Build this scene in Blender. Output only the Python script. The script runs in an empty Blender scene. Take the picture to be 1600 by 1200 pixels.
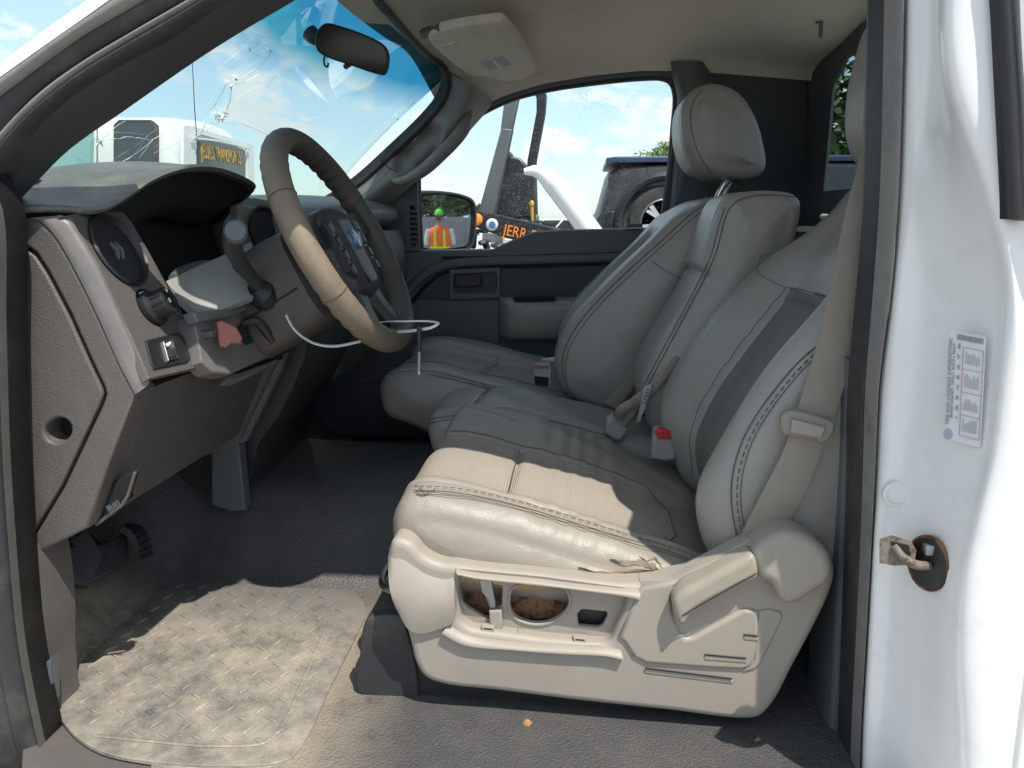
import bpy, bmesh, math, random
import numpy as np
from mathutils import Vector, Matrix
random.seed(4); np.random.seed(4)
SC = bpy.context.scene
COL = SC.collection
R = math.radians
# ------------------------------------------------------------------ camera, sky, sun
FPX = 1200.0; YAW = R(5); PIT = R(12)
cam_d = bpy.data.cameras.new('camera'); cam = bpy.data.objects.new('camera', cam_d); COL.objects.link(cam)
cam.location = (0, 0, 0); cam.rotation_euler = (R(90) - PIT, 0, YAW)
cam_d.sensor_fit = 'HORIZONTAL'; cam_d.sensor_width = 36; cam_d.lens = 36 * FPX / 1600
cam_d.clip_start = 0.02; cam_d.clip_end = 3000
SC.camera = cam
SUN = Vector((0.36, -0.42, 1.0)).normalized()      # towards the sun
el = math.asin(SUN.z); az = math.atan2(SUN.x, SUN.y)
sd = bpy.data.lights.new('sun', 'SUN'); sd.energy = 3.15; sd.angle = R(0.5); sd.color = (1, .955, .88)
sun = bpy.data.objects.new('sun', sd); COL.objects.link(sun); sun.location = (3, -4, 12)
sun.rotation_euler = SUN.to_track_quat('Z', 'Y').to_euler()
W = bpy.data.worlds.new('World'); SC.world = W; W.use_nodes = True
nt = W.node_tree; nt.nodes.clear()
def wn(t, **k):
    n = nt.nodes.new(t)
    for a, b in k.items():
        if a in n.inputs.keys(): n.inputs[a].default_value = b
        else: setattr(n, a, b)
    return n
sky = wn('ShaderNodeTexSky', sky_type='NISHITA', sun_disc=False, sun_elevation=el, sun_rotation=az, air_density=1.0, dust_density=.7, ozone_density=2.5)
tc = wn('ShaderNodeTexCoord')
sp = wn('ShaderNodeSeparateXYZ'); nt.links.new(tc.outputs['Generated'], sp.inputs[0])
mp = wn('ShaderNodeMapping'); mp.inputs['Scale'].default_value = (1, 1, 1.9); mp.inputs['Location'].default_value = (.35, .2, .1)
nt.links.new(tc.outputs['Generated'], mp.inputs[0])
cn = wn('ShaderNodeTexNoise'); cn.inputs['Scale'].default_value = 9.5; cn.inputs['Detail'].default_value = 9; cn.inputs['Roughness'].default_value = .56
nt.links.new(mp.outputs[0], cn.inputs['Vector'])
cr_ = wn('ShaderNodeValToRGB'); cr_.color_ramp.elements[0].position = .50; cr_.color_ramp.elements[1].position = .575
nt.links.new(cn.outputs['Fac'], cr_.inputs[0])
cn2 = wn('ShaderNodeTexNoise'); cn2.inputs['Scale'].default_value = 9; cn2.inputs['Detail'].default_value = 6
nt.links.new(mp.outputs[0], cn2.inputs['Vector'])
ccol = wn('ShaderNodeMix', data_type='RGBA'); ccol.inputs[6].default_value = (3.4, 3.7, 4.0, 1); ccol.inputs[7].default_value = (5.0, 5.15, 5.3, 1)
nt.links.new(cn2.outputs['Fac'], ccol.inputs[0])
mx = wn('ShaderNodeMix', data_type='RGBA'); nt.links.new(cr_.outputs[0], mx.inputs[0]); hz = wn('ShaderNodeMix', data_type='RGBA'); hz.inputs[0].default_value = .45; hz.inputs[7].default_value = (2.55, 3.35, 3.75, 1); nt.links.new(sky.outputs[0], hz.inputs[6]); nt.links.new(hz.outputs[2], mx.inputs[6]); nt.links.new(ccol.outputs[2], mx.inputs[7])
bg = wn('ShaderNodeBackground'); bg.inputs[1].default_value = 0.145
nt.links.new(mx.outputs[2], bg.inputs[0])
wo = wn('ShaderNodeOutputWorld'); nt.links.new(bg.outputs[0], wo.inputs[0])
vs = SC.view_settings; vs.view_transform = 'Standard'; vs.look = 'None'; vs.gamma = 1; vs.use_curve_mapping = False
vs.exposure = 0.80
SC.cycles.use_denoising = True
SC.cycles.max_bounces = 12; SC.cycles.diffuse_bounces = 6; SC.cycles.glossy_bounces = 4; SC.cycles.transparent_max_bounces = 16
SC.cycles.caustics_reflective = False; SC.cycles.caustics_refractive = False
GZ = -1.45           # ground level (the lens is at the origin)
FZ = -0.75           # cab floor
# ------------------------------------------------------------------ measuring helpers
_fw = np.array([-math.sin(YAW) * math.cos(PIT), math.cos(YAW) * math.cos(PIT), -math.sin(PIT)])
_rt = np.array([math.cos(YAW), math.sin(YAW), 0.0]); _up = np.cross(_rt, _fw)
def ray(x, y): return _fw + _rt * (x - 800) / FPX - _up * (y - 600) / FPX
def P(x, y, Y): d = ray(x, y); return d * (Y / d[1])
def PZ(x, y, z): d = ray(x, y); return d * (z / d[2])
def PN(x, y, O, N): d = ray(x, y); return d * (np.dot(O, N) / np.dot(d, N))
def A(*a): return np.array(a, float)
def unit(v): v = np.asarray(v, float); return v / (np.linalg.norm(v) + 1e-12)
def spl(pts, n, closed=False):
    p = np.asarray(pts, float)
    if closed: p = np.vstack([p[-1:], p, p[:2]])
    else: p = np.vstack([2 * p[0] - p[1], p, 2 * p[-1] - p[-2]])
    d = np.maximum(np.linalg.norm(np.diff(p, axis=0), axis=1), 1e-9) ** .5
    t = np.concatenate([[0], np.cumsum(d)])
    t0, t1 = t[1], t[-2]
    dense = np.linspace(t0, t1, max(n * 4, 200))
    def ev(u):
        k = np.clip(np.searchsorted(t, u, 'right') - 1, 1, len(p) - 3)
        tm, ta, tb, tn = t[k - 1], t[k], t[k + 1], t[k + 2]
        pm, pa, pb, pn = p[k - 1], p[k], p[k + 1], p[k + 2]
        ma = ((pa - pm).T / (ta - tm) - (pb - pm).T / (tb - tm) + (pb - pa).T / (tb - ta)) * (tb - ta)
        mb = ((pb - pa).T / (tb - ta) - (pn - pa).T / (tn - ta) + (pn - pb).T / (tn - tb)) * (tb - ta)
        s = (u - ta) / (tb - ta)
        return ((2 * s**3 - 3 * s**2 + 1) * pa.T + (s**3 - 2 * s**2 + s) * ma + (-2 * s**3 + 3 * s**2) * pb.T + (s**3 - s**2) * mb).T
    q = ev(dense)
    L = np.concatenate([[0], np.cumsum(np.linalg.norm(np.diff(q, axis=0), axis=1))])
    u = np.linspace(0, L[-1], n + 1)[:-1] if closed else np.linspace(0, L[-1], n)
    return ev(np.interp(u, L, dense))
def lin(pts, n):
    p = np.asarray(pts, float); L = np.concatenate([[0], np.cumsum(np.linalg.norm(np.diff(p, axis=0), axis=1))])
    u = np.linspace(0, L[-1], n); return np.stack([np.interp(u, L, p[:, i]) for i in range(p.shape[1])], 1)
def sstep(a, b, x): t = np.clip((x - a) / (b - a), 0, 1); return t * t * (3 - 2 * t)
# ------------------------------------------------------------------ materials
def mat(name, col, rough=.6, bump=None, bscale=400, bstr=.15, var=.06, vscale=6, dust=None, dustamt=0, dscale=9, dlo=.5, dhi=.7, metal=0, coat=0, spec=.5, bdist=.001, var2=None, ramp=None, crease=.12):
    """principled surface with grain relief, gentle colour variation and optional dust / wear patches"""
    m = bpy.data.materials.new(name); m.use_nodes = True; t = m.node_tree; b = t.nodes['Principled BSDF']
    N = lambda k: t.nodes.new(k); L = t.links.new
    b.inputs['Roughness'].default_value = rough; b.inputs['Metallic'].default_value = metal
    b.inputs['Coat Weight'].default_value = coat; b.inputs['Coat Roughness'].default_value = .08
    b.inputs['Specular IOR Level'].default_value = spec
    co = N('ShaderNodeTexCoord')
    nz = N('ShaderNodeTexNoise'); nz.inputs['Scale'].default_value = vscale; nz.inputs['Detail'].default_value = 7; nz.inputs['Roughness'].default_value = .65
    L(co.outputs['Object'], nz.inputs['Vector'])
    mixc = N('ShaderNodeMix'); mixc.data_type = 'RGBA'
    c = np.array(col, float)
    v2 = np.array(var2, float) if var2 is not None else c * (1 + var * 2.2)
    mixc.inputs[6].default_value = (*(c * (1 - var * 2.2)), 1); mixc.inputs[7].default_value = (*np.clip(v2, 0, 1), 1)
    L(nz.outputs['Fac'], mixc.inputs[0]); out = mixc.outputs[2]
    if dust is not None:
        n2 = N('ShaderNodeTexNoise'); n2.inputs['Scale'].default_value = dscale; n2.inputs['Detail'].default_value = 9; n2.inputs['Roughness'].default_value = .78
        L(co.outputs['Object'], n2.inputs['Vector'])
        rp = N('ShaderNodeMapRange'); rp.inputs[1].default_value = dlo; rp.inputs[2].default_value = dhi; rp.inputs[3].default_value = 0; rp.inputs[4].default_value = dustamt
        L(n2.outputs['Fac'], rp.inputs[0])
        fo = rp.outputs[0]
        if ramp:      # dust faded by position, also painting in sun and shade: (y clean, y dirty, x clean, x dirty), with a ragged edge
            ge = N('ShaderNodeNewGeometry'); sx = N('ShaderNodeSeparateXYZ'); L(ge.outputs['Position'], sx.inputs[0])
            for ax, lo, hi in ((1, ramp[0], ramp[1]), (0, ramp[2], ramp[3])):
                ad = N('ShaderNodeMath'); ad.operation = 'MULTIPLY_ADD'; L(n2.outputs['Fac'], ad.inputs[0]); ad.inputs[1].default_value = .35; L(sx.outputs[ax], ad.inputs[2])
                mr = N('ShaderNodeMapRange'); mr.inputs[1].default_value = lo + .17; mr.inputs[2].default_value = hi + .17; mr.inputs[3].default_value = ramp[4]; L(ad.outputs[0], mr.inputs[0])
                mu = N('ShaderNodeMath'); mu.operation = 'MULTIPLY'; L(fo, mu.inputs[0]); L(mr.outputs[0], mu.inputs[1]); fo = mu.outputs[0]
        md = N('ShaderNodeMix'); md.data_type = 'RGBA'; L(fo, md.inputs[0]); L(out, md.inputs[6]); md.inputs[7].default_value = (*dust, 1); out = md.outputs[2]
    L(out, b.inputs['Base Color'])
    if bump:
        if bump == 'voronoi':
            bt = N('ShaderNodeTexVoronoi'); bt.inputs['Scale'].default_value = bscale; bo = bt.outputs['Distance']
        elif bump == 'ribx':
            bt = N('ShaderNodeTexWave'); bt.wave_type = 'BANDS'; bt.bands_direction = 'X'; bt.inputs['Scale'].default_value = bscale; bt.inputs['Distortion'].default_value = .3; bo = bt.outputs['Fac']
        else:
            bt = N('ShaderNodeTexNoise'); bt.inputs['Scale'].default_value = bscale; bt.inputs['Detail'].default_value = 4; bo = bt.outputs['Fac']
        L(co.outputs['Object'], bt.inputs['Vector'])
        bp = N('ShaderNodeBump'); bp.inputs['Strength'].default_value = bstr; bp.inputs['Distance'].default_value = bdist
        L(bo, bp.inputs['Height'])
        # slow waviness so that no surface is perfectly even
        n3 = N('ShaderNodeTexNoise'); n3.inputs['Scale'].default_value = vscale * 3; n3.inputs['Detail'].default_value = 3
        L(co.outputs['Object'], n3.inputs['Vector'])
        bp2 = N('ShaderNodeBump'); bp2.inputs['Strength'].default_value = crease; bp2.inputs['Distance'].default_value = .01
        L(n3.outputs['Fac'], bp2.inputs['Height']); L(bp.outputs[0], bp2.inputs['Normal'])
        L(bp2.outputs[0], b.inputs['Normal'])
    return m
def glass(name, tint, gloss=.06, dirt=0, dcol=(.6, .6, .58), dscale=60, dlo=.6, dhi=.75, band=None):
    m = bpy.data.materials.new(name); m.use_nodes = True; t = m.node_tree; t.nodes.clear()
    N = lambda k: t.nodes.new(k); L = t.links.new
    tr = N('ShaderNodeBsdfTransparent'); tr.inputs[0].default_value = (*tint, 1)
    co = N('ShaderNodeTexCoord')
    if band:   # blue shade band along the top of the windscreen
        s = N('ShaderNodeSeparateXYZ'); ge = N('ShaderNodeNewGeometry'); L(ge.outputs['Position'], s.inputs[0])
        nb = N('ShaderNodeTexNoise'); nb.inputs['Scale'].default_value = 9; L(co.outputs['Object'], nb.inputs['Vector'])
        ad = N('ShaderNodeMath'); ad.operation = 'MULTIPLY_ADD'; L(nb.outputs['Fac'], ad.inputs[0]); ad.inputs[1].default_value = .02; L(s.outputs[2], ad.inputs[2])
        mr = N('ShaderNodeMapRange'); mr.inputs[1].default_value = band[0]; mr.inputs[2].default_value = band[1]; L(ad.outputs[0], mr.inputs[0])
        mc = N('ShaderNodeMix'); mc.data_type = 'RGBA'; mc.inputs[6].default_value = (*tint, 1); mc.inputs[7].default_value = (*band[2], 1); L(mr.outputs[0], mc.inputs[0]); L(mc.outputs[2], tr.inputs[0])
    gl = N('ShaderNodeBsdfGlossy'); gl.inputs['Roughness'].default_value = .02
    lw = N('ShaderNodeLayerWeight'); lw.inputs[0].default_value = .25
    mm = N('ShaderNodeMath'); mm.operation = 'MULTIPLY'; L(lw.outputs['Fresnel'], mm.inputs[0]); mm.inputs[1].default_value = gloss * 5
    ms = N('ShaderNodeMixShader'); L(mm.outputs[0], ms.inputs[0]); L(tr.outputs[0], ms.inputs[1]); L(gl.outputs[0], ms.inputs[2]); o = ms.outputs[0]
    if dirt:
        df = N('ShaderNodeBsdfDiffuse'); df.inputs[0].default_value = (*dcol, 1)
        tl = N('ShaderNodeBsdfTranslucent'); tl.inputs[0].default_value = (*dcol, 1)
        m2 = N('ShaderNodeMixShader'); m2.inputs[0].default_value = .5; L(df.outputs[0], m2.inputs[1]); L(tl.outputs[0], m2.inputs[2])
        nz = N('ShaderNodeTexNoise'); nz.inputs['Scale'].default_value = dscale; nz.inputs['Detail'].default_value = 6; L(co.outputs['Object'], nz.inputs['Vector'])
        n4 = N('ShaderNodeTexNoise'); n4.inputs['Scale'].default_value = 5; n4.inputs['Detail'].default_value = 2; L(co.outputs['Object'], n4.inputs['Vector'])
        r1 = N('ShaderNodeMapRange'); r1.inputs[1].default_value = dlo; r1.inputs[2].default_value = dhi; r1.inputs[4].default_value = dirt; L(nz.outputs['Fac'], r1.inputs[0])
        r2 = N('ShaderNodeMapRange'); r2.inputs[1].default_value = .42; r2.inputs[2].default_value = .62; L(n4.outputs['Fac'], r2.inputs[0])
        pr = N('ShaderNodeMath'); pr.operation = 'MULTIPLY'; L(r1.outputs[0], pr.inputs[0]); L(r2.outputs[0], pr.inputs[1])
        m3 = N('ShaderNodeMixShader'); L(pr.outputs[0], m3.inputs[0]); L(o, m3.inputs[1]); L(m2.outputs[0], m3.inputs[2]); o = m3.outputs[0]
    ou = N('ShaderNodeOutputMaterial'); L(o, ou.inputs[0])
    return m
TAN = (.45, .33, .21)
M = {}
M['beige'] = mat('beige_plastic', (.315, .278, .23), .5, 'noise', 900, .25, .05, 5, dust=(.30, .25, .19), dustamt=.45, dscale=7, dlo=.52, dhi=.8)
M['beige2'] = mat('beige_lever_plastic', (.315, .28, .222), .5, 'noise', 900, .2, .05, 8, dust=(.30, .25, .19), dustamt=.3)
M['leather'] = mat('stone_leather', (.295, .276, .248), .36, bump='voronoi', bscale=330, bstr=.35, var=.07, vscale=5, crease=.32, dust=(.25, .215, .17), dustamt=.5, dscale=5, dlo=.5, dhi=.8)
M['leather_worn'] = mat('worn_stone_leather', (.27, .24, .20), .46, 'voronoi', 420, .25, .08, 6, crease=.40, dust=(.27, .22, .16), dustamt=.55, dscale=6, dlo=.5, dhi=.78)
M['perf'] = mat('perforated_leather', (.15, .145, .13), .6, 'voronoi', 420, .4, .05, 8)
M['ribfab'] = mat('ribbed_seat_fabric', (.325, .287, .235), .8, 'ribx', 82, .55, .06, 6, dust=(.30, .24, .17), dustamt=.4, dscale=8, bdist=.002)
M['foam'] = mat('orange_seat_foam', (.50, .27, .09), .95, 'noise', 120, .5, .1, 20)
M['stitch'] = mat('brown_thread', (.075, .062, .05), .9)
M['gap'] = mat('dark_gap', (.012, .012, .012), .9)
M['liner'] = mat('headliner_fabric', (.74, .68, .60), .95, 'noise', 700, .3, .06, 3, dust=(.2, .17, .14), dustamt=.25, dscale=4, dlo=.55, dhi=.8)
M['visor'] = mat('visor_cloth', (.72, .66, .57), .85, 'noise', 500, .2, .05, 5, dust=(.25, .18, .13), dustamt=.45, dscale=10, dlo=.5, dhi=.75)
M['dash'] = mat('brown_grey_dash_plastic', (.106, .095, .087), .5, 'voronoi', 420, .5, .05, 5, dust=(.19, .16, .13), dustamt=.3, dscale=8)
M['dash2'] = mat('satin_trim_plastic', (.150, .139, .134), .42, 'noise', 900, .1, .05, 8, dust=(.28, .24, .19), dustamt=.3)
M['cream'] = mat('pale_cluster_trim', (.27, .265, .24), .45, 'noise', 900, .1, .05, 8)
M['pillar'] = mat('grey_beige_pillar_trim', (.215, .205, .185), .5, 'voronoi', 420, .3, .06, 5, dust=(.12, .11, .10), dustamt=.5)
M['pad'] = mat('dash_top_vinyl', (.125, .122, .115), .42, 'voronoi', 300, .6, .06, 8, dust=(.26, .235, .19), dustamt=.6, dscale=14)
M['char'] = mat('charcoal_door_plastic', (.105, .114, .122), .5, 'voronoi', 500, .4, .06, 5, dust=(.12, .11, .1), dustamt=.3)
M['pilltrim'] = mat('charcoal_pillar_trim', (.05, .05, .052), .5, 'voronoi', 420, .4, .05, 5)
M['charcloth'] = mat('charcoal_cloth', (.078, .085, .093), .95, 'noise', 600, .4, .08, 5)
M['black'] = mat('black_plastic', (.018, .018, .019), .45, 'noise', 700, .15, .1, 8)
M['blackm'] = mat('matt_black', (.010, .010, .011), .9)
M['rubber'] = mat('black_rubber_seal', (.030, .030, .032), .55, 'noise', 300, .2, .12, 9, dust=(.2, .17, .14), dustamt=.35, dscale=12, dlo=.5, dhi=.75)
M['seal_grey'] = mat('dusty_grey_seal', (.21, .20, .185), .7, 'noise', 300, .2, .1, 9, dust=(.05, .05, .05), dustamt=.5, dscale=14)
M['seal_dark'] = mat('dull_grey_seal', (.085, .082, .076), .7, 'noise', 300, .2, .1, 9, dust=(.16, .14, .11), dustamt=.5, dscale=14)
M['floor'] = mat('grey_floor_vinyl', (.056, .057, .061), .46, 'voronoi', 260, .8, .12, 5, dust=(.40, .335, .245), dustamt=.95, dscale=9, dlo=.30, dhi=.60, bdist=.002, ramp=(1.46, 1.30, -.24, -.40, .10))  # real dust, but its inward fade paints the footwell shade into the colour
M['matr'] = mat('scuffed_tread_vinyl', (.12, .118, .115), .42, 'noise', 220, .5, .2, 6, dust=(.42, .365, .28), dustamt=.95, dscale=11, dlo=.34, dhi=.68, bdist=.002, ramp=(1.46, 1.26, 9, 8, .14))  # dirt thins out inward so the shaded half is darkened by colour
M['wheel'] = mat('sun_toned_dusty_wheel_cover', (.062, .057, .052), .6, 'noise', 500, .5, .1, 8, dust=(.37, .285, .19), dustamt=.8, dscale=3, dlo=.30, dhi=.62, ramp=(1.36, 1.14, 9, 8, .10))  # tan growing towards the door paints the sunlit part of the rim
M['shroud'] = mat('dark_shroud_plastic', (.078, .069, .063), .5, 'voronoi', 420, .4, .05, 5, dust=(.16, .14, .115), dustamt=.25)
M['hub'] = mat('charcoal_hub', (.040, .039, .040), .45, 'noise', 800, .2, .06, 8)
M['hubg'] = mat('grey_hub_inlay', (.115, .128, .136), .5, 'noise', 900, .5, .1, 30)
M['chrome'] = mat('chrome', (.75, .75, .76), .12, metal=1)
M['steel'] = mat('dull_steel', (.35, .35, .36), .4, metal=1, var=.1)
M['rust'] = mat('rusty_steel', (.24, .12, .06), .7, 'noise', 200, .4, .1, 20, dust=(.05, .018, .009), dustamt=1, dscale=50, dlo=.47, dhi=.56)
M['white'] = mat('white_car_paint', (.82, .81, .795), .28, coat=.45, var=.01, vscale=4, dust=(.50, .48, .44), dustamt=.4, dscale=12, dlo=.52, dhi=.8)
M['whitep'] = mat('white_plastic', (.75, .75, .74), .4)
M['red'] = mat('red_plastic', (.50, .03, .035), .35)
M['salmon'] = mat('faded_red_plastic', (.30, .098, .075), .5, var=.1, vscale=30)
M['belt'] = mat('beige_webbing', (.27, .235, .195), .8, 'noise', 900, .4, .06, 30)
M['buckle'] = mat('grey_buckle_plastic', (.30, .28, .255), .45, 'noise', 700, .1)
M['blue'] = mat('blue_emblem', (.06, .16, .33), .3, coat=.5)
M['label'] = mat('paper_label', (.66, .67, .68), .6)
M['ink'] = mat('grey_print', (.36, .37, .40), .7)
M['redink'] = mat('red_print', (.52, .36, .35), .7)
M['orange'] = mat('orange_lens', (.85, .25, .03), .3)
M['amber'] = mat('amber_lettering', (.55, .31, .03), .5)
M['glassy'] = glass('side_glass', (.93, .96, .96), .05, dirt=.6, dcol=(.9, .9, .88), dscale=190, dlo=.55, dhi=.72)
M['ws'] = glass('windscreen_glass', (.84, .94, .90), .05, dirt=.05, dscale=30, dlo=.35, dhi=.8, band=(.345, .415, (.05, .38, .54)))
M['rearglass'] = glass('tinted_rear_glass', (.66, .70, .70), .012)
M['darkglass'] = mat('dark_vehicle_glass', (.03, .04, .042), .08, coat=.3)
M['mirror'] = mat('mirror_silver', (.85, .86, .86), .02, metal=1, var=0)
M['dmirror'] = mat('dimmed_mirror', (.10, .095, .09), .12, metal=1, var=0)
M['crack'] = mat('glass_fracture', (.8, .85, .85), .2)
M['ground'] = mat('pale_gravel', (.28, .268, .245), .95, 'noise', 30, .6, .15, .8)
M['leaf'] = mat('leaf_green', (.055, .12, .025), .6, var=.25, vscale=2)
M['leaf2'] = mat('leaf_dark', (.055, .105, .032), .6, var=.25, vscale=2)
M['leaf3'] = mat('leaf_bright', (.15, .22, .07), .6, var=.25, vscale=2)
M['bark'] = mat('bark', (.10, .075, .055), .9, 'noise', 30, .6)
M['navy'] = mat('navy_car_paint', (.014, .032, .10), .4, coat=.15, dust=(.10, .085, .07), dustamt=.4)
M['blackpaint'] = mat('black_steel_paint', (.012, .013, .015), .4, 'noise', 40, .2, .2, 5, dust=(.2, .16, .12), dustamt=.3)
M['greypaint'] = mat('grey_steel_paint', (.20, .21, .215), .4, var=.08)
M['mastpaint'] = mat('worn_mast_paint', (.10, .108, .112), .4, var=.08)
M['tyre'] = mat('tyre_rubber', (.02, .02, .02), .85, dust=(.16, .14, .12), dustamt=.6, dscale=5, dlo=.4, dhi=.7)
M['vest'] = mat('orange_vest', (.80, .13, .02), .8)
M['lime'] = mat('lime_tape', (.55, .75, .05), .6)
M['limehat'] = mat('green_cap', (.08, .60, .06), .7)
M['skin'] = mat('skin', (.35, .19, .12), .6)
M['jean'] = mat('dark_trousers', (.04, .045, .06), .9)
M['shirt'] = mat('grey_shirt', (.55, .55, .55), .9)
# ------------------------------------------------------------------ object helpers
def tag(o, label=None, cat=None, group=None, kind=None):
    if label: o['label'] = label
    if cat: o['category'] = cat
    if group: o['group'] = group
    if kind: o['kind'] = kind
    return o
def thing(name, label, cat, group=None, loc=(0, 0, 0)):
    o = bpy.data.objects.new(name, None); COL.objects.link(o); o.location = loc; o.empty_display_size = .05
    return tag(o, label, cat, group)
def mk(name, V, F, m, parent=None, smooth=True, sharp=38, kind=None):
    me = bpy.data.meshes.new(name)
    me.from_pydata([tuple(v) for v in V], [], [tuple(int(i) for i in f) for f in F]); me.update()
    bm = bmesh.new(); bm.from_mesh(me); bmesh.ops.recalc_face_normals(bm, faces=bm.faces); bm.to_mesh(me); bm.free()
    return fin(name, me, m, parent, smooth, sharp, kind)
def fin(name, me, m, parent=None, smooth=True, sharp=38, kind=None):
    if m is not None: me.materials.append(M[m] if isinstance(m, str) else m)
    if smooth:
        me.polygons.foreach_set('use_smooth', [True] * len(me.polygons))
        if sharp: me.set_sharp_from_angle(angle=R(sharp))
    off = Vector(); p = parent
    while p is not None: off = off + p.location; p = p.parent
    if off.length: me.transform(Matrix.Translation(-off))
    o = bpy.data.objects.new(name, me); COL.objects.link(o)
    if parent is not None: o.parent = parent
    if kind: o['kind'] = kind
    return o
def quads(m, n, cu=False, cv=False, off=0):
    F = []
    for i in range(m if cu else m - 1):
        for j in range(n if cv else n - 1):
            a, b = i, (i + 1) % m; c, d = j, (j + 1) % n
            F.append((off + a * n + c, off + a * n + d, off + b * n + d, off + b * n + c))
    return F
def grid(name, G, m, parent=None, cu=False, cv=False, thick=0, **k):
    G = np.asarray(G, float); a, b = G.shape[:2]
    V = G.reshape(-1, 3); F = quads(a, b, cu, cv)
    if thick:
        n = np.cross(np.gradient(G, axis=0), np.gradient(G, axis=1)); n /= np.linalg.norm(n, axis=2, keepdims=True) + 1e-12
        if (n * G).sum() > 0: n = -n          # thickness goes behind the face that is looked at
        V2 = (G - n * thick).reshape(-1, 3); s = a * b
        F2 = [tuple(s + i for i in f[::-1]) for f in F]
        rim = [i for i in range(b)] + [i * b + b - 1 for i in range(1, a)] + [(a - 1) * b + j for j in range(b - 2, -1, -1)] + [i * b for i in range(a - 2, 0, -1)]
        for q in range(len(rim)):
            u, v = rim[q], rim[(q + 1) % len(rim)]; F2.append((u, v, s + v, s + u))
        V = np.vstack([V, V2]); F = F + F2
    return mk(name, V, F, m, parent, **k)
def loftpts(curves, m, n):
    """curves: list of 3-D polylines; dense grid, m across the curves, n along each"""
    C = np.stack([spl(c, n) for c in curves])
    if len(curves) == 2: return np.stack([C[0] * (1 - t) + C[1] * t for t in np.linspace(0, 1, m)])
    out = np.stack([spl(C[:, j], m) for j in range(n)], 1)
    return out
def ringloft(name, rings, m, parent=None, caps=True, **k):
    G = np.asarray(rings, float); a, b = G.shape[:2]
    V = list(G.reshape(-1, 3)); F = quads(a, b, False, True)
    if caps:
        F.append(tuple(range(b))[::-1]); F.append(tuple((a - 1) * b + j for j in range(b)))
    return mk(name, V, F, m, parent, **k)
def tubegeo(pts, r, n=10, closed=False, flat=1.0, up=None):
    p = np.asarray(pts, float); q = len(p)
    r = np.full(q, r) if np.isscalar(r) else np.asarray(r, float)
    t = np.gradient(p, axis=0)
    if closed: t = np.roll(p, -1, 0) - np.roll(p, 1, 0)
    t /= np.linalg.norm(t, axis=1, keepdims=True) + 1e-12
    a = np.array(up, float) if up is not None else (np.array([0, 0, 1.]) if abs(t[0][2]) < .9 else np.array([1., 0, 0]))
    G = np.zeros((q, n, 3)); th = np.linspace(0, 2 * np.pi, n, endpoint=False)
    for i in range(q):
        a = a - t[i] * np.dot(a, t[i]); a /= np.linalg.norm(a) + 1e-12
        b = np.cross(t[i], a)
        G[i] = p[i] + r[i] * (np.cos(th)[:, None] * a * flat + np.sin(th)[:, None] * b)
    return G
def tube(name, pts, r, m, parent=None, n=10, closed=False, flat=1.0, up=None, res=None, **k):
    if res: 
        if not np.isscalar(r): r = np.interp(np.linspace(0, 1, res), np.linspace(0, 1, len(r)), r)
        pts = spl(pts, res, closed)
    G = tubegeo(pts, r, n, closed, flat, up)
    if closed: return grid(name, G, m, parent, cu=True, cv=True, **k)
    return ringloft(name, G, m, parent, **k)
def multi(name, geos, m, parent=None, kind=None, **k):
    """several closed tubes/rings joined into one mesh (thread, tread bars, print)"""
    V = []; F = []
    for G in geos:
        a, b = G.shape[:2]; o = len(V); V += list(G.reshape(-1, 3)); F += quads(a, b, False, True, o)
        F.append(tuple(o + j for j in range(b))[::-1]); F.append(tuple(o + (a - 1) * b + j for j in range(b)))
    return mk(name, V, F, m, parent, kind=kind, **k)
def frame(N, O, U=None):
    N = unit(N); U = np.array([1., 0, 0]) if U is None else np.asarray(U, float)
    U = unit(U - N * np.dot(U, N)); return np.asarray(O, float), U, np.cross(N, U), N
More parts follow.
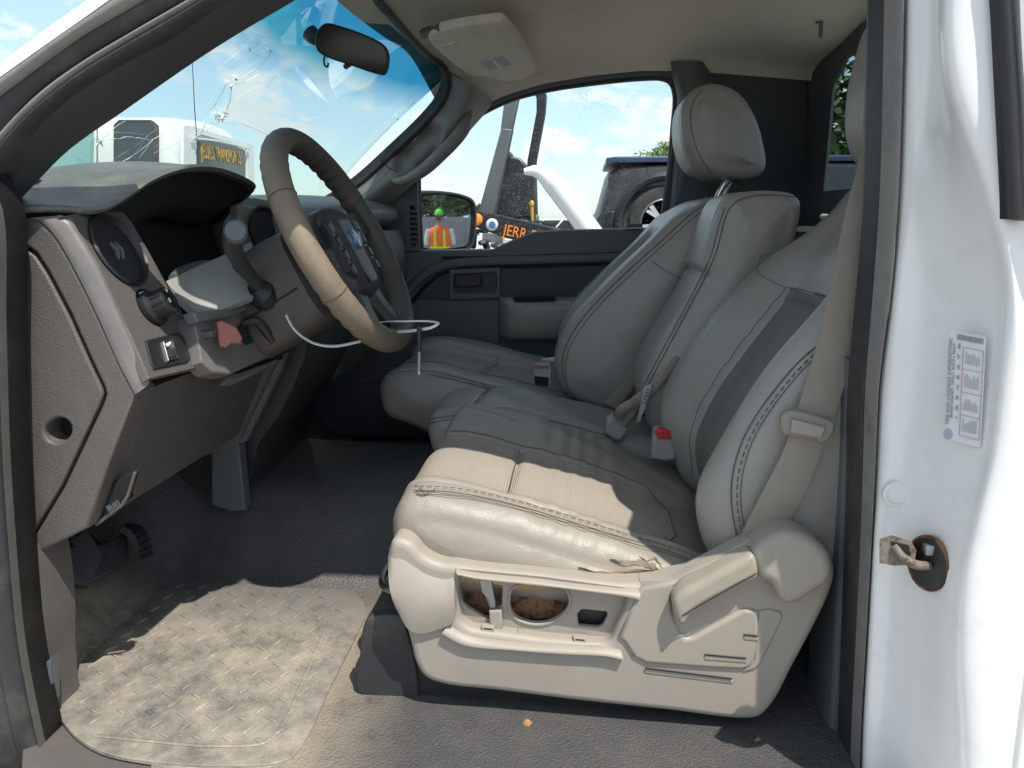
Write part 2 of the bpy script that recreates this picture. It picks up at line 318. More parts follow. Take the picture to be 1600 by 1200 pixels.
def plate(name, outs, fr, depth, m, parent=None, bevel=.002, res=0, sharp=30, bres=2):
    """flat plate with holes: outs = [outer, hole...] lists of 3-D points, fr = frame whose N points to the viewer; front face on the frame plane"""
    O, U, Vv, N = fr
    loops = []
    for o in outs:
        q = np.array([[np.dot(p - O, U), np.dot(p - O, Vv)] for p in o])
        if res: q = spl(q, res, True)
        ar = np.sum(q[:, 0] * np.roll(q[:, 1], -1) - np.roll(q[:, 0], -1) * q[:, 1])
        if (ar < 0) != bool(loops): q = q[::-1]          # outer loop anticlockwise, holes clockwise
        e = np.roll(q, -1, 0) - q; e /= np.linalg.norm(e, axis=1, keepdims=True) + 1e-12
        n1 = np.stack([-e[:, 1], e[:, 0]], 1); n0 = np.roll(n1, 1, 0); mt = n0 + n1
        mt /= np.maximum((n0 * n1).sum(1, keepdims=True) + 1, .35)    # mitred inward offset
        loops.append((q, mt))
    V = []; F = []; st = []; nflat = 0; steps = [(bevel * (1 - math.sin(a)), -bevel * (1 - math.cos(a))) for a in np.linspace(0, np.pi / 2, bres + 2)] + [(0, -depth)]
    for q, mt in loops:
        rows = []; n = len(q)
        for ins, h in steps:
            X = q + mt * ins; o = len(V); V += list(O + X[:, :1] * U + X[:, 1:2] * Vv + h * N); rows.append(o)
        for r0, r1 in zip(rows, rows[1:]):
            for i in range(n): j = (i + 1) % n; F.append((r0 + i, r0 + j, r1 + j, r1 + i))
        st.append((q + mt * steps[0][0], q, rows[0], rows[-1], n))
    from mathutils.geometry import delaunay_2d_cdt
    for which in (0, 1):
        vv = []; ee = []; idx = []
        for t in st:
            o = len(vv); vv += [Vector(p) for p in t[which]]; ee += [(o + i, o + (i + 1) % t[4]) for i in range(t[4])]; idx += [t[2 + which] + i for i in range(t[4])]
        ov, oe, of, src, _, _ = delaunay_2d_cdt(vv, ee, [], 2, 1e-7)
        if len(st) > 1:
            def inh(c):
                for t in st[1:]:
                    q = t[which]; x1, y1 = q[:, 0], q[:, 1]; x2, y2 = np.roll(x1, 1), np.roll(y1, 1)
                    k = (y1 > c[1]) != (y2 > c[1]); xi = (x2 - x1) * (c[1] - y1) / np.where(y2 == y1, 1e-12, y2 - y1) + x1
                    if np.sum(k & (c[0] < xi)) % 2: return True
                return False
            of = [f for f in of if not inh(sum((ov[i] for i in f), Vector((0, 0))) / len(f))]
        mp_ = []
        for i, p in enumerate(ov):
            if src[i]: mp_.append(idx[src[i][0]])
            else: mp_.append(len(V)); V.append(O + p[0] * U + p[1] * Vv - (depth if which else 0) * N)
        F += [tuple(mp_[i] for i in f) for f in of]; nflat += len(of)
    ob = mk(name, V, F, m, parent, True, sharp)
    for p in ob.data.polygons[len(F) - nflat:]: p.use_smooth = False
    return ob
def pxplate(name, outs, Y, depth, m, parent=None, **k):
    """plate facing the open driver's door, front face at depth plane Y"""
    return plate(name, [[P(x, y, Y) for x, y in o] for o in outs], frame((0, -1, 0), (0, Y, 0)), depth, m, parent, **k)
def box(name, c, s, m, parent=None, bevel=.004, rot=(0, 0, 0), seg=2, **k):
    bm = bmesh.new(); bmesh.ops.create_cube(bm, size=1)
    for v in bm.verts: v.co = Vector((v.co.x * s[0], v.co.y * s[1], v.co.z * s[2]))
    if bevel: bmesh.ops.bevel(bm, geom=list(bm.edges), offset=bevel, segments=seg, affect='EDGES', profile=.5)
    from mathutils import Euler
    bmesh.ops.transform(bm, matrix=Matrix.Translation(Vector(c)) @ Euler(rot).to_matrix().to_4x4(), verts=bm.verts)
    V = [v.co[:] for v in bm.verts]; F = [[v.index for v in f.verts] for f in bm.faces]; bm.free()
    return mk(name, V, F, m, parent, **k)
def lathe(name, O, N, prof, m, parent=None, n=32, sx=1.0, U=None, **k):
    """profile of (radius, height along N) turned round N"""
    O, U, V, N = frame(N, O, U if U is not None else ((1, 0, 0) if abs(unit(N)[0]) < .9 else (0, 1, 0)))
    th = np.linspace(0, 2 * np.pi, n, endpoint=False)
    G = [[O + r * (np.cos(t) * U * sx + np.sin(t) * V) + h * N for t in th] for r, h in prof]
    return ringloft(name, G, m, parent, **k)
def text(name, s, O, U, V, size, m, parent=None, depth=.0004, align='CENTER', fit=None):
    """raised lettering: O centre, U reading direction, V up; fit=(width) squeezes to a width"""
    cu = bpy.data.curves.new('t', 'FONT'); cu.body = s; cu.size = size; cu.align_x = align; cu.align_y = 'CENTER'; cu.extrude = depth; cu.resolution_u = 2
    tmp = bpy.data.objects.new('t', cu); COL.objects.link(tmp); dg = bpy.context.evaluated_depsgraph_get()
    me = bpy.data.meshes.new_from_object(tmp.evaluated_get(dg)); bpy.data.objects.remove(tmp); bpy.data.curves.remove(cu)
    X = np.array([v.co[:] for v in me.vertices]).reshape(-1, 3)
    if fit: X[:, 0] *= fit / (X[:, 0].max() - X[:, 0].min())
    N = np.cross(U, V)
    me.vertices.foreach_set('co', (np.asarray(O) + X[:, :1] * U + X[:, 1:2] * V + X[:, 2:3] * N).ravel()); me.update(); me.materials.clear(); me.name = name
    return fin(name, me, m, parent, False, None)
def pillow(out, y0, y1, r=.03, b0=.02, b1=.02, n=160, m=40, fn=None, cap=7, pw=2.0, yshift=None):
    """upholstered body: side outline out (N,2 in XZ) carried from y0 to y1 with rounded edges and slightly domed sides.
    returns grid (rows, n, 3) and the body row range"""
    o = spl(np.asarray(out, float), n, True)
    ar = np.sum(o[:, 0] * np.roll(o[:, 1], -1) - np.roll(o[:, 0], -1) * o[:, 1])
    if ar < 0: o = o[::-1]
    t = np.roll(o, -1, 0) - np.roll(o, 1, 0); t /= np.linalg.norm(t, axis=1, keepdims=True)
    nn = np.stack([t[:, 1], -t[:, 0]], 1)
    cen = o.mean(0); rows = []; wts = []
    ks = np.linspace(0.04, 1, cap + 1)[:-1]
    ax_ = np.linalg.svd(inn_ := (o - nn * r) - cen)[2][0]; tg_ = cen + np.outer(inn_ @ ax_ * .72, ax_)
    def add(P2, y, w=1.0):
        wts.append(w); rows.append(np.stack([P2[:, 0], np.full(n, y) if np.isscalar(y) else y, P2[:, 1]], 1))
    inn = o - nn * r
    for s in ks: add(tg_ + (inn - tg_) * s, y0 - b0 * (1 - s ** 2), s ** 2)
    na = 7
    for a in np.linspace(0, np.pi / 2, na + 1)[:-1]: add(o - nn * r * (1 - math.sin(a)), y0 + r * (1 - math.cos(a)))
    i0 = len(rows)
    for y in np.linspace(y0 + r, y1 - r, m): add(o, y)
    i1 = len(rows)
    for a in np.linspace(0, np.pi / 2, na + 1)[1:]: add(o - nn * r * (1 - math.cos(a)), y1 - r * (1 - math.sin(a)))
    for s in ks[::-1]: add(tg_ + (inn - tg_) * s, y1 + b1 * (1 - s ** 2), s ** 2)
    G = np.stack(rows)
    if fn is not None:
        N2 = np.broadcast_to(nn, (len(rows), n, 2))
        d = fn(G[..., 0], G[..., 1], G[..., 2], N2[..., 0], N2[..., 1]) * np.array(wts)[:, None]
        G[..., 0] += N2[..., 0] * d; G[..., 2] += N2[..., 1] * d
    return G, nn, (i0, i1)
def split(G, names, masks, mats, parent, **k):
    """divide an upholstered body into panels by mask functions of face centre; first matching mask wins, last name takes the rest"""
    a, b = G.shape[:2]; V = G.reshape(-1, 3)
    F = np.array(quads(a, b, False, True)); c = V[F].mean(1)
    e1 = V[F[:, 2]] - V[F[:, 0]]; e2 = V[F[:, 3]] - V[F[:, 1]]; nrm = np.cross(e1, e2); nrm /= np.linalg.norm(nrm, axis=1, keepdims=True) + 1e-12
    if (nrm * (c - V.mean(0))).sum() < 0: nrm = -nrm
    left = np.ones(len(F), bool); obs = []
    for i, nm in enumerate(names):
        s = left & masks[i](c[:, 0], c[:, 1], c[:, 2], nrm) if i < len(masks) else left
        left = left & ~s
        f = F[s]; FF = [tuple(q) for q in f]
        if i == len(names) - 1: FF += [tuple(range(b)), tuple((a - 1) * b + j for j in range(b))]
        u, inv = np.unique(np.concatenate([np.array(q) for q in FF]), return_inverse=True)
        pos = 0; F2 = []
        for q in FF: F2.append(tuple(inv[pos:pos + len(q)])); pos += len(q)
        obs.append(mk(nm, V[u], F2, mats[i], parent, sharp=60, **k))
    return obs
def thread(name, lines, parent, r=.0011, m='stitch', dash=None):
    for ln in lines:
        n = max(12, int(np.linalg.norm(np.diff(ln, axis=0), axis=1).sum() / .004)); p = spl(ln, n)
        if dash: multi(name, [tubegeo(p[i:i + 3], r, 5) for i in range(0, n - 2, 3)], m, parent, kind='stuff')
        else: multi(name, [tubegeo(p, r, 5)], m, parent)
# ------------------------------------------------------------------ ground and cab shell
mk('ground', [(-600, -600, GZ), (600, -600, GZ), (600, 600, GZ), (-600, 600, GZ)], [(0, 1, 2, 3)], 'ground', kind='structure', smooth=False)
cab = thing('pickup_truck', 'white pickup truck whose cab interior fills the picture, door open', 'pickup truck', loc=(0, 1.8, FZ))
def L2(pts, Y): return [P(x, y, (Y[i] if hasattr(Y, '__len__') else Y)) for i, (x, y) in enumerate(pts)]
# floor sheet with toe board and transmission tunnel
xs = np.linspace(-1.25, .74, 70); ys = np.linspace(.86, 2.62, 60)
G = np.zeros((70, 60, 3))
for i, x in enumerate(xs):
    for j, y in enumerate(ys):
        ed = .86 + .135 * (1 - sstep(-.66, -.55, x)); y = ed + (y - .86) / 1.76 * (2.62 - ed)
        tun = .17 * sstep(1.42, 1.62, y) * (1 - sstep(1.95, 2.12, y)) * (1 - sstep(-.25, .1, x))
        z = FZ + tun + .62 * max(0, (-.86 - x)) ** 1.0 * 1.6 * (1 if x < -.86 else 0)
        G[i, j] = (x, y, z + .003 * math.sin(9 * x + 3) * math.sin(7 * y))
grid('floor', G, 'floor', cab)
# sill below the door opening
ringloft('door_sill', [[(x, .87, FZ - .004), (x, .84, FZ - .01), (x, .80, FZ - .05), (x, .76, FZ - .07), (x, .75, FZ - .22), (x, .87, FZ - .22)] for x in (-1.2, -.6, 0, .45)], 'white', cab, sharp=25)
# windscreen with its fractures
def wspt(s, v):   # s 0 driver side .. 1 passenger side, v 0 bottom .. 1 top
    q = 1 - (2 * s - 1) ** 2
    b = np.array([-.82 - .20 * q - .05 * s, .985 + 1.555 * s, -.02 + .07 * s]); t = np.array([-.415 - .125 * q - .02 * s, 1.06 + 1.40 * s, .425 + .075 * q + .008 * s])
    p = b * (1 - v) + t * v; p[0] -= .02 * math.sin(math.pi * v); return p
G = np.array([[wspt(s, v) for s in np.linspace(0, 1.015, 30)] for v in np.linspace(0, 1.03, 16)])
wsc = grid('windscreen', G, 'ws', cab)
def ws_hit(px, py):
    d = ray(px, py); best = None
    for s in np.linspace(0, 1, 61):
        for v in np.linspace(0, 1, 41):
            p = wspt(s, v); q = np.array([800 + FPX * np.dot(p, _rt) / np.dot(p, _fw), 600 - FPX * np.dot(p, _up) / np.dot(p, _fw)])
            e = (q[0] - px) ** 2 + (q[1] - py) ** 2
            if best is None or e < best[0]: best = (e, s, v)
    return best[1], best[2]
cracks = [[(425, 40), (385, 80), (354, 108)], [(385, 80), (405, 86), (422, 85)], [(422, 85), (400, 102), (372, 124)], [(352, 132), (380, 122), (403, 111)], [(352, 132), (335, 155), (320, 172)],
          [(436, 110), (405, 138), (370, 160)], [(359, 133), (358, 158), (350, 170)], [(355, 176), (332, 186), (322, 192), (305, 215), (290, 242)], [(354, 178), (340, 184)], [(240, 213), (210, 233), (185, 252)], [(240, 216), (225, 240), (215, 250)],
          [(152, 213), (175, 195), (192, 183)], [(152, 214), (200, 206), (240, 212), (278, 190)], [(332, 190), (300, 214), (270, 238)], [(330, 188), (290, 210), (240, 236)], [(325, 185), (372, 192)], [(650, 160), (628, 195), (560, 250), (520, 290)],
          [(490, 297), (484, 304), (478, 312)], [(500, 186), (480, 190), (470, 188)], [(670, 115), (664, 122)], [(620, 90), (612, 96)], [(412, 210), (375, 190)]]
geos = []
for c in cracks:
    pts = []
    for x, y in c: s, v = ws_hit(x, y); pts.append(wspt(s, v) + A(.006, -.004, -.004))
    L = sum(np.linalg.norm(np.subtract(pts[i + 1], pts[i])) for i in range(len(pts) - 1)); n = max(5, int(L / .012))
    q = lin(pts, n) + np.random.normal(0, .0006, (n, 3)) * A(0, 1, 1)
    geos.append(tubegeo(q, np.random.uniform(.0002, .0009, n), 4))
for x, y, k in ((336, 186, 14), (341, 182, 14), (346, 180, 10), (353, 176, 14), (152, 213, 9), (358, 131, 7), (366, 126, 4), (385, 80, 3), (422, 85, 3), (628, 193, 4)):
    s, v = ws_hit(x, y); c0 = wspt(s, v) + A(.006, -.004, -.004)
    for i in range(k):
        d = np.random.normal(0, 1, 3) * A(.3, 1, .8); d /= np.linalg.norm(d)
        geos.append(tubegeo([c0, c0 + d * np.random.uniform(.004, .014)], [.0032, .0004], 4))
for g_ in geos: multi('fracture', [g_], 'crack', wsc)
# headliner: from the passenger door header up to the flat roof and on to the driver's rail
hx = lambda u: -.44 + 1.16 * u
_sl = np.array([P(x, y, 2.60) for x, y in ((640, 262), (680, 224), (735, 176), (790, 148), (850, 130), (920, 118), (1000, 110), (1042, 110), (1100, 112), (1200, 120), (1300, 128))])
rows = []
for u in np.linspace(0, 1, 40):
    x = hx(u); row = []
    arch = .045 * math.sin(math.pi * min(1, u * 1.0)) 
    for y, z, kx in ((2.585, .43, 0), (2.57, .455, .0), (2.50, .485, .25), (2.38, .512, .5), (2.15, .538, .85), (1.80, .548, 1), (1.45, .54, .85), (1.14, .505, .5), (1.0, .455, .2), (.96, .44, 0)):
        zz = z + arch * .5 - .05 * sstep(.72, 1, u) * (1 - sstep(2.3, 2.6, y) * .3)
        xx = x - .115 * kx * (1 - u) ** 2
        if u < .1: zz -= (.1 - u) * .55 * (kx + .15)
        row.append((xx, y, zz))
    rows.append(spl(row, 50))
rows = np.array(rows); 
for i in range(40):   # door header follows the glass edge: low at the front, level at the rear
    u = i / 39
    ez = np.interp(hx(u), _sl[:, 0], _sl[:, 2]) - .004
    for j in range(50):
        w = max(0, 1 - j / 9.0) ** 1.5; rows[i, j, 2] += w * (ez - rows[i, 0, 2] if j else 0)
    rows[i, 0, 2] = ez
hl = grid('headliner', rows, 'liner', cab, thick=.02)
# roof skin outside
grid('roof', rows + A(0, 0, .05), 'white', cab, thick=.01)
# coat hook stain and dome bracket on the headliner
# rear wall, corner panel and rear glass
def rw(y, z): return A(.70 + .03 * (1 - abs((y - 1.8) / .8)) - .06 * (z + .2) * .5, y, z)
plate('rear_wall', [[A(.70, 2.62, -.75), A(.70, .98, -.75), A(.70, .98, .55), A(.70, 2.62, .55)], [A(.70, 2.36, .375), A(.70, 2.26, .425), A(.70, 1.12, .425), A(.70, 1.08, .375), A(.70, 1.08, .08), A(.70, 2.37, .085)]], frame((-1, 0, 0), (.70, 0, 0), (0, -1, 0)), .008, 'charcloth', cab, bevel=.003)
plate('rear_window', [[A(.712, 2.42, .02), A(.712, 1.05, .02), A(.712, 1.05, .45), A(.712, 2.42, .45)]], frame((-1, 0, 0), (.712, 0, 0), (0, -1, 0)), .005, 'rearglass', cab, bevel=.0005)
ringloft('parcel_ledge', [[(.70, y, -.02), (.66, y, -.015), (.63, y, -.03), (.60, y, -.12), (.58, y, -.75), (.70, y, -.75)] for y in (1.0, 2.58)], 'char', cab, sharp=20)
tube('ledge_trim', [(.655, y, .005 + .006 * math.sin(y * 9)) for y in np.linspace(1.3, 2.2, 12)], .009, 'liner', cab)
# passenger rear corner panel (dark) and lock pillar
pxplate('corner_panel', [[(1056, 100), (1264, 115), (1264, 420), (1264, 900), (1010, 900), (1030, 360), (1062, 150)]], 2.585, .05, 'charcloth', cab, bevel=.01)
ringloft('lock_pillar', [[P(x - 6, y, 2.60), P(x + 4, y, 2.555), P(x + 24, y, 2.535), P(x + 48, y, 2.55), P(x + 60, y, 2.60)] for x, y in ((1046, 96), (1056, 118), (1064, 150), (1062, 200), (1054, 270), (1048, 330), (1040, 420), (1030, 640))], 'char', cab, sharp=60)
# passenger windscreen pillar: black glass border, trim, grab handle
n_ = 40
inner = L2([(560, -25), (628, 50), (668, 93), (688, 108), (695, 125), (686, 152), (660, 184), (612, 230), (560, 277), (520, 305), (482, 325)], [1.85, 2.1, 2.3, 2.43, 2.45, 2.455, 2.465, 2.48, 2.50, 2.51, 2.52])
outer = L2([(575, -30), (640, 48), (680, 90), (700, 106), (706, 128), (697, 160), (670, 194), (622, 240), (571, 286), (534, 313), (498, 334)], [1.85, 2.1, 2.3, 2.43, 2.45, 2.455, 2.465, 2.48, 2.50, 2.51, 2.52])
ia, oa = spl(inner, n_), spl(outer, n_)
grid('glass_border', np.stack([ia + A(-.01, .0, .006), ia, (ia + oa) / 2 + A(.0, -.008, -.004), oa, oa + A(0, .01, 0)]), 'rubber', cab, thick=.006)
pin = L2([(697, 112), (703, 132), (694, 160), (668, 193), (620, 239), (569, 285), (530, 313), (480, 345)], [2.45, 2.455, 2.46, 2.465, 2.48, 2.50, 2.51, 2.52])
pmid = L2([(735, 132), (732, 150), (715, 185), (690, 215), (644, 258), (596, 296), (563, 322), (520, 360)], [2.44, 2.44, 2.44, 2.45, 2.46, 2.47, 2.48, 2.49])
pout = L2([(770, 158), (762, 172), (738, 200), (712, 230), (668, 268), (622, 308), (590, 338), (555, 385)], [2.575] * 8)
G = loftpts([pin, pmid, pout], 16, 60)
# recess of the grab handle pressed into the trim
hc = P(652, 232, 2.45); ax = unit(P(690, 196, 2.45) - P(615, 268, 2.45)); 
for i in range(16):
    for j in range(60):
        d = G[i, j] - hc; a = np.dot(d, ax); c = np.linalg.norm((d - a * ax) * A(1, .4, 1))
        G[i, j, 1] += .034 * (1 - sstep(.45, 1.0, (a / .115) ** 2 + (c / .05) ** 2))
grid('windscreen_pillar', G, 'pillar', cab, thick=.02, sharp=60)
gh = tube('grab_handle', [P(735, 172, 2.49), P(722, 205, 2.435), P(690, 240, 2.425), P(656, 270, 2.435), P(628, 283, 2.45), P(612, 280, 2.485)], [.012, .020, .021, .020, .016, .010], 'pillar', cab, n=14, res=40)
tube('trim_joint', [P(590, 243, 2.462), P(606, 262, 2.452), P(622, 268, 2.45)], .0012, 'gap', cab, n=5)
thread('pillar_crease', [[P(545, 297, 2.468), P(588, 266, 2.455), P(622, 228, 2.447)], [P(560, 312, 2.47), P(600, 276, 2.46), P(628, 240, 2.447)]], cab, r=.0007)
# upper header joint line at the pillar / headliner
pxplate('pillar_backing', [[(703, 112), (712, 128), (703, 160), (676, 194), (628, 242), (577, 288), (540, 317), (500, 342), (500, 385), (548, 385), (583, 338), (615, 308), (660, 268), (705, 230), (728, 202), (748, 172), (740, 150)]], 2.578, .02, 'gap', cab, bevel=.001)
# ---- driver side: pillar, seals, jamb close to the lens
def strip(name, la, lb, ya, yb, m, bulge=.01, n=40, k=9, back=.04, parent=cab, push=None):
    a = spl(L2(la, ya), n); b = spl(L2(lb, yb), n); rings = []
    for i in range(n):
        r = []
        for t in np.linspace(0, 1, k):
            p = a[i] * (1 - t) + b[i] * t; p = p + A(0, -bulge * math.sin(math.pi * t), 0); r.append(p)
        r.append(b[i] + A(.0, back, 0)); r.append(a[i] + A(0, back, 0)); rings.append(r)
    return ringloft(name, rings, m, parent, sharp=50)
strip('roof_side', [(-60, 138), (0, 97), (25, 80), (78, 40), (135, 0), (200, -50)], [(-60, 162), (0, 120), (62, 76), (125, 32), (170, 0), (240, -50)], 1.0, .93, 'white', .006, back=.02)
strip('door_frame', [(-60, 162), (0, 120), (62, 76), (125, 32), (170, 0), (240, -50)], [(-60, 190), (0, 146), (62, 100), (125, 55), (205, 8), (290, -45)], .932, .935, 'seal_grey', .004)
strip('door_frame_gap', [(-60, 190), (0, 146), (62, 100), (125, 55), (205, 8), (290, -45)], [(-40, 260), (0, 207), (60, 146), (130, 95), (205, 50), (300, -5), (370, -45)], .94, .95, 'rubber', .003)
strip('weatherstrip', [(-40, 260), (0, 207), (60, 146), (130, 95), (205, 50), (300, -5), (370, -45)], [(-25, 262), (10, 215), (66, 158), (133, 107), (210, 60), (305, 6), (380, -40)], .945, .945, 'seal_grey', .006)
strip('weatherstrip', [(-25, 262), (10, 215), (66, 158), (133, 107), (210, 60), (305, 6), (380, -40)], [(-28, 300), (0, 262), (50, 200), (133, 132), (267, 52), (330, 12), (400, -30)], .95, .955, 'rubber', .012)
strip('door_pillar_trim', [(-60, 330), (0, 257), (50, 196), (133, 128), (267, 48), (330, 8), (400, -34)], [(-40, 385), (43, 293), (100, 235), (187, 173), (300, 94), (367, 51), (460, -4), (540, -55)], .956, 1.03, 'pilltrim', .012, back=.008)
# hinge pillar seal down the left edge, kick panel
hl_ = [(-70, 270), (-45, 330), (-40, 500), (-34, 700), (-22, 880), (-10, 1000), (8, 1100), (45, 1260)]
strip('door_frame', [(x - 90, y) for x, y in hl_], [(x + 4, y) for x, y in hl_], .925, .93, 'rubber', .01)
plate('scuff_plate', [[PZ(*q, FZ - .006) for q in ((40, 1060), (100, 1110), (130, 1146), (190, 1166), (330, 1180), (420, 1180), (420, 1300), (30, 1300))]], frame((0, 0, 1), (0, 0, FZ - .006), (1, 0, 0)), .02, 'dash', cab, bevel=.002)
strip('weatherstrip', hl_, [(x + 40, y) for x, y in hl_], .93, .935, 'rubber', .012)
strip('weatherstrip', [(x + 40, y) for x, y in hl_], [(x + 50, y) for x, y in hl_], .93, .94, 'seal_dark', .008)
strip('weatherstrip', [(x + 50, y) for x, y in hl_], [(-32, 270), (-2, 330), (4, 500), (12, 700), (26, 880), (40, 1000), (52, 1100), (95, 1260)], .94, .96, 'rubber', .01)
strip('kick_panel', [(20, 860), (28, 900), (38, 1000), (48, 1080), (80, 1190), (110, 1260)], [(62, 850), (70, 890), (78, 965), (80, 1050), (96, 1130), (190, 1230)], .965, 1.0, 'dash', .008, back=.06)
pxplate('kick_clip', [[(63, 1040), (78, 1030), (80, 1100), (66, 1106)]], .972, .02, 'char', cab, bevel=.003)
# rear jamb of the driver's door opening
ST = [-60, 120, 300, 450, 600, 720, 827, 920, 1030, 1130, 1260]
def colpx(ys, xs): return np.interp(ST, ys, xs)
jx = {
 0: (colpx([0, 300, 450, 600, 900, 1200], [1368, 1360, 1347, 1331, 1318, 1300]), 1.10),
 1: (colpx([0, 300, 450, 600, 850, 1200], [1372, 1363, 1351, 1337, 1331, 1318]), 1.02),
 2: (colpx([0, 300, 450, 600, 850, 1200], [1382, 1374, 1364, 1352, 1344, 1327]), 1.0),
 3: (colpx([0, 300, 450, 600, 850, 1200], [1414, 1404, 1392, 1374, 1362, 1342]), .965)}
def jcol(c, dY=0): return [P(x, y, c[1] + dY) for x, y in zip(c[0], ST)]
c0, c1, c2, c3 = (jcol(jx[i]) for i in range(4))
grid('lock_pillar_trim', loftpts([c0, c1], 6, 60), 'char', cab, thick=.01)
grid('lock_pillar_side', loftpts([[p + A(.05, .06, 0) for p in c0], c0], 4, 60), 'char', cab, thick=.01)
pxplate('pillar_foot', [[(1324, 560), (1345, 560), (1338, 900), (1330, 1280), (1286, 1280), (1300, 1100), (1312, 880)]], 1.06, .12, 'char', cab, bevel=.01)
def strip3(name, la, lb, m, bulge, n=60):
    a = spl(la, n); b = spl(lb, n); rings = []
    for i in range(n):
        rings.append([a[i] * (1 - t) + b[i] * t + A(0, -bulge * math.sin(math.pi * t), 0) for t in np.linspace(0, 1, 9)] + [b[i] + A(0, .03, 0), a[i] + A(0, .03, 0)])
    return ringloft(name, rings, m, cab, sharp=50)
strip3('weatherstrip', c1, c2, 'rubber', .008)
ws4 = strip3('weatherstrip', c2, c3, 'seal_grey', .010)
w0 = (colpx([0, 300, 450, 600, 850, 1200], [1416, 1406, 1394, 1376, 1363, 1343]), .975)
w0b = (colpx([0, 300, 500, 750, 827, 1200], [1432, 1424, 1400, 1384, 1372, 1352]), .957)
w1 = (colpx([0, 200, 300, 500, 750, 827, 1200], [1452, 1448, 1432, 1430, 1402, 1392, 1372]), .950)
wm = (colpx([0, 200, 300, 400, 500, 821, 908, 1200], [1463, 1466, 1480, 1492, 1496, 1450, 1438, 1430]), .905)
w2 = (colpx([0, 200, 300, 400, 500, 700, 821, 908, 1025, 1200], [1470, 1478, 1526, 1556, 1560, 1540, 1508, 1488, 1482, 1490]), .855)
w2b = (colpx([0, 200, 300, 400, 500, 700, 821, 908, 1025, 1200], [1486, 1494, 1545, 1572, 1575, 1556, 1530, 1512, 1508, 1516]), .838)
w3 = (colpx([0, 345, 500, 821, 996, 1200], [1552, 1568, 1594, 1588, 1560, 1545]), .832)
w4 = (colpx([0, 345, 500, 821, 996, 1200], [1585, 1598, 1612, 1604, 1590, 1580]), .838)
w5 = (colpx([0, 1200], [1700, 1700]), .83)
jamb = grid('door_jamb', loftpts([jcol(w0, .03), jcol(w0), jcol(w0b), jcol(w1), jcol(wm), jcol(w2), jcol(w2b), jcol(w3), jcol(w4), jcol(w5)], 90, 120), 'white', cab, thick=.012, sharp=70)
strip('corner_moulding', [(1548, -60), (1554, 0), (1562, 150), (1570, 300), (1572, 342)], [(1578, -60), (1582, 0), (1592, 150), (1600, 300), (1604, 345)], .822, .822, 'black', .006, back=.03)
strip('body_side', [(1592, -60), (1596, 60), (1606, 200), (1618, 345)], [(1720, -60), (1720, 60), (1720, 200), (1720, 345)], .818, .80, 'white', .004, back=.03)
# door latch striker, plug and data sticker on the jamb
jn = unit(A(-.86, -.5, 0))
pc = P(1450, 880, .888)
lathe('striker_plate', pc, jn, [(.002, .004), (.026, .004), (.031, .002), (.033, -.004)], 'black', cab, sx=.8, n=28)
M['rusttan'] = mat('rusty_tan_steel', (.20, .168, .135), .7, 'noise', 200, .4, .15, 30, dust=(.06, .03, .018), dustamt=.9, dscale=60, dlo=.48, dhi=.6)
stp = ringloft('striker', [[P(x, y, Yq) for x, y in ((1374, 842), (1392, 836), (1424, 846), (1432, 860), (1428, 882), (1398, 884), (1374, 880))] for Yq in (.905, .868)], 'rusttan', cab, sharp=20)
pxplate('striker_slot', [[(1392, 846), (1420, 852), (1424, 868), (1402, 866)]], .8665, .003, 'gap', stp, bevel=.0005)
tube('striker_bar', [P(1396, 852, .868), P(1412, 872, .862), P(1430, 882, .866), P(1454, 884, .886)], [.004, .0055, .0055, .005], 'rusttan', cab, n=10, res=16)
lathe('striker_rust', pc, jn, [(.0345, -.003), (.0345, .0015), (.030, .0018), (.030, -.003)], 'rust', cab, sx=.8, n=28)
box('striker_bolt', P(1452, 858, .885), (.014, .012, .014), 'steel', cab, .003)
lathe('jamb_plug', P(1401, 772, .946), (-.25, -1, 0), [(.001, .006), (.010, .006), (.012, .004), (.0125, .003), (.016, .003), (.017, -.002)], 'whitep', cab, n=24)
O = P(1510, 607, .872); 
lu = unit(P(1486, 665, .884) - P(1492, 528, .884)); U_ = -lu; 
lv = unit(P(1530, 680, .866) - P(1484, 668, .886)); Nn = unit(np.cross(U_, -lv)); 
if np.dot(Nn, O) > 0: Nn = -Nn
O = O + Nn * .004
lab = plate('data_sticker', [[O + U_ * a + lv * b for a, b in ((-.062, -.019), (.062, -.019), (.062, .018), (-.062, .018))]], frame(Nn, O, U_), .0008, 'label', cab, bevel=.0002)
Vt = np.cross(Nn, U_)
sg = np.sign(np.dot(Vt, -lv))
def lb(a, b): return O + U_ * a + lv * b + Nn * .0009
if sg > 0: text('print', 'TIRE AND LOADING INFORMATION', lb(.004, -.0165), U_, Vt, .0056, 'ink', lab, fit=.098)
text('print', 'SEATING CAPACITY   TOTAL 3  FRONT 3  REAR 0', lb(.006, -.0125), U_, Vt, .0032, 'ink', lab, fit=.085)
text('print', '1 2 3 4 5 6 7 8', lb(.006, -.0075), U_, Vt, .0034, 'ink', lab, fit=.085)
lathe('logo', lb(-.056, -.0155), Nn, [(.0001, .0002), (.0045, .0002), (.0046, -.0003)], 'ink', lab, sx=1.4, n=20, U=U_)
bars = []
def quadbar(a0, a1, b0, b1, h=.0003): 
    return np.array([[lb(a0, b0) + Nn * t, lb(a1, b0) + Nn * t, lb(a1, b1) + Nn * t, lb(a0, b1) + Nn * t] for t in (-.0005, h)])
for i in range(26):
    b0 = -.010 + .026 * i / 26; bars.append(quadbar(.0535, .0595, b0, b0 + random.choice((.0003, .0005, .0007))))
for a in (-.054, -.03, -.004, .022, .046): bars.append(quadbar(a, a + .0005, -.004, .016))
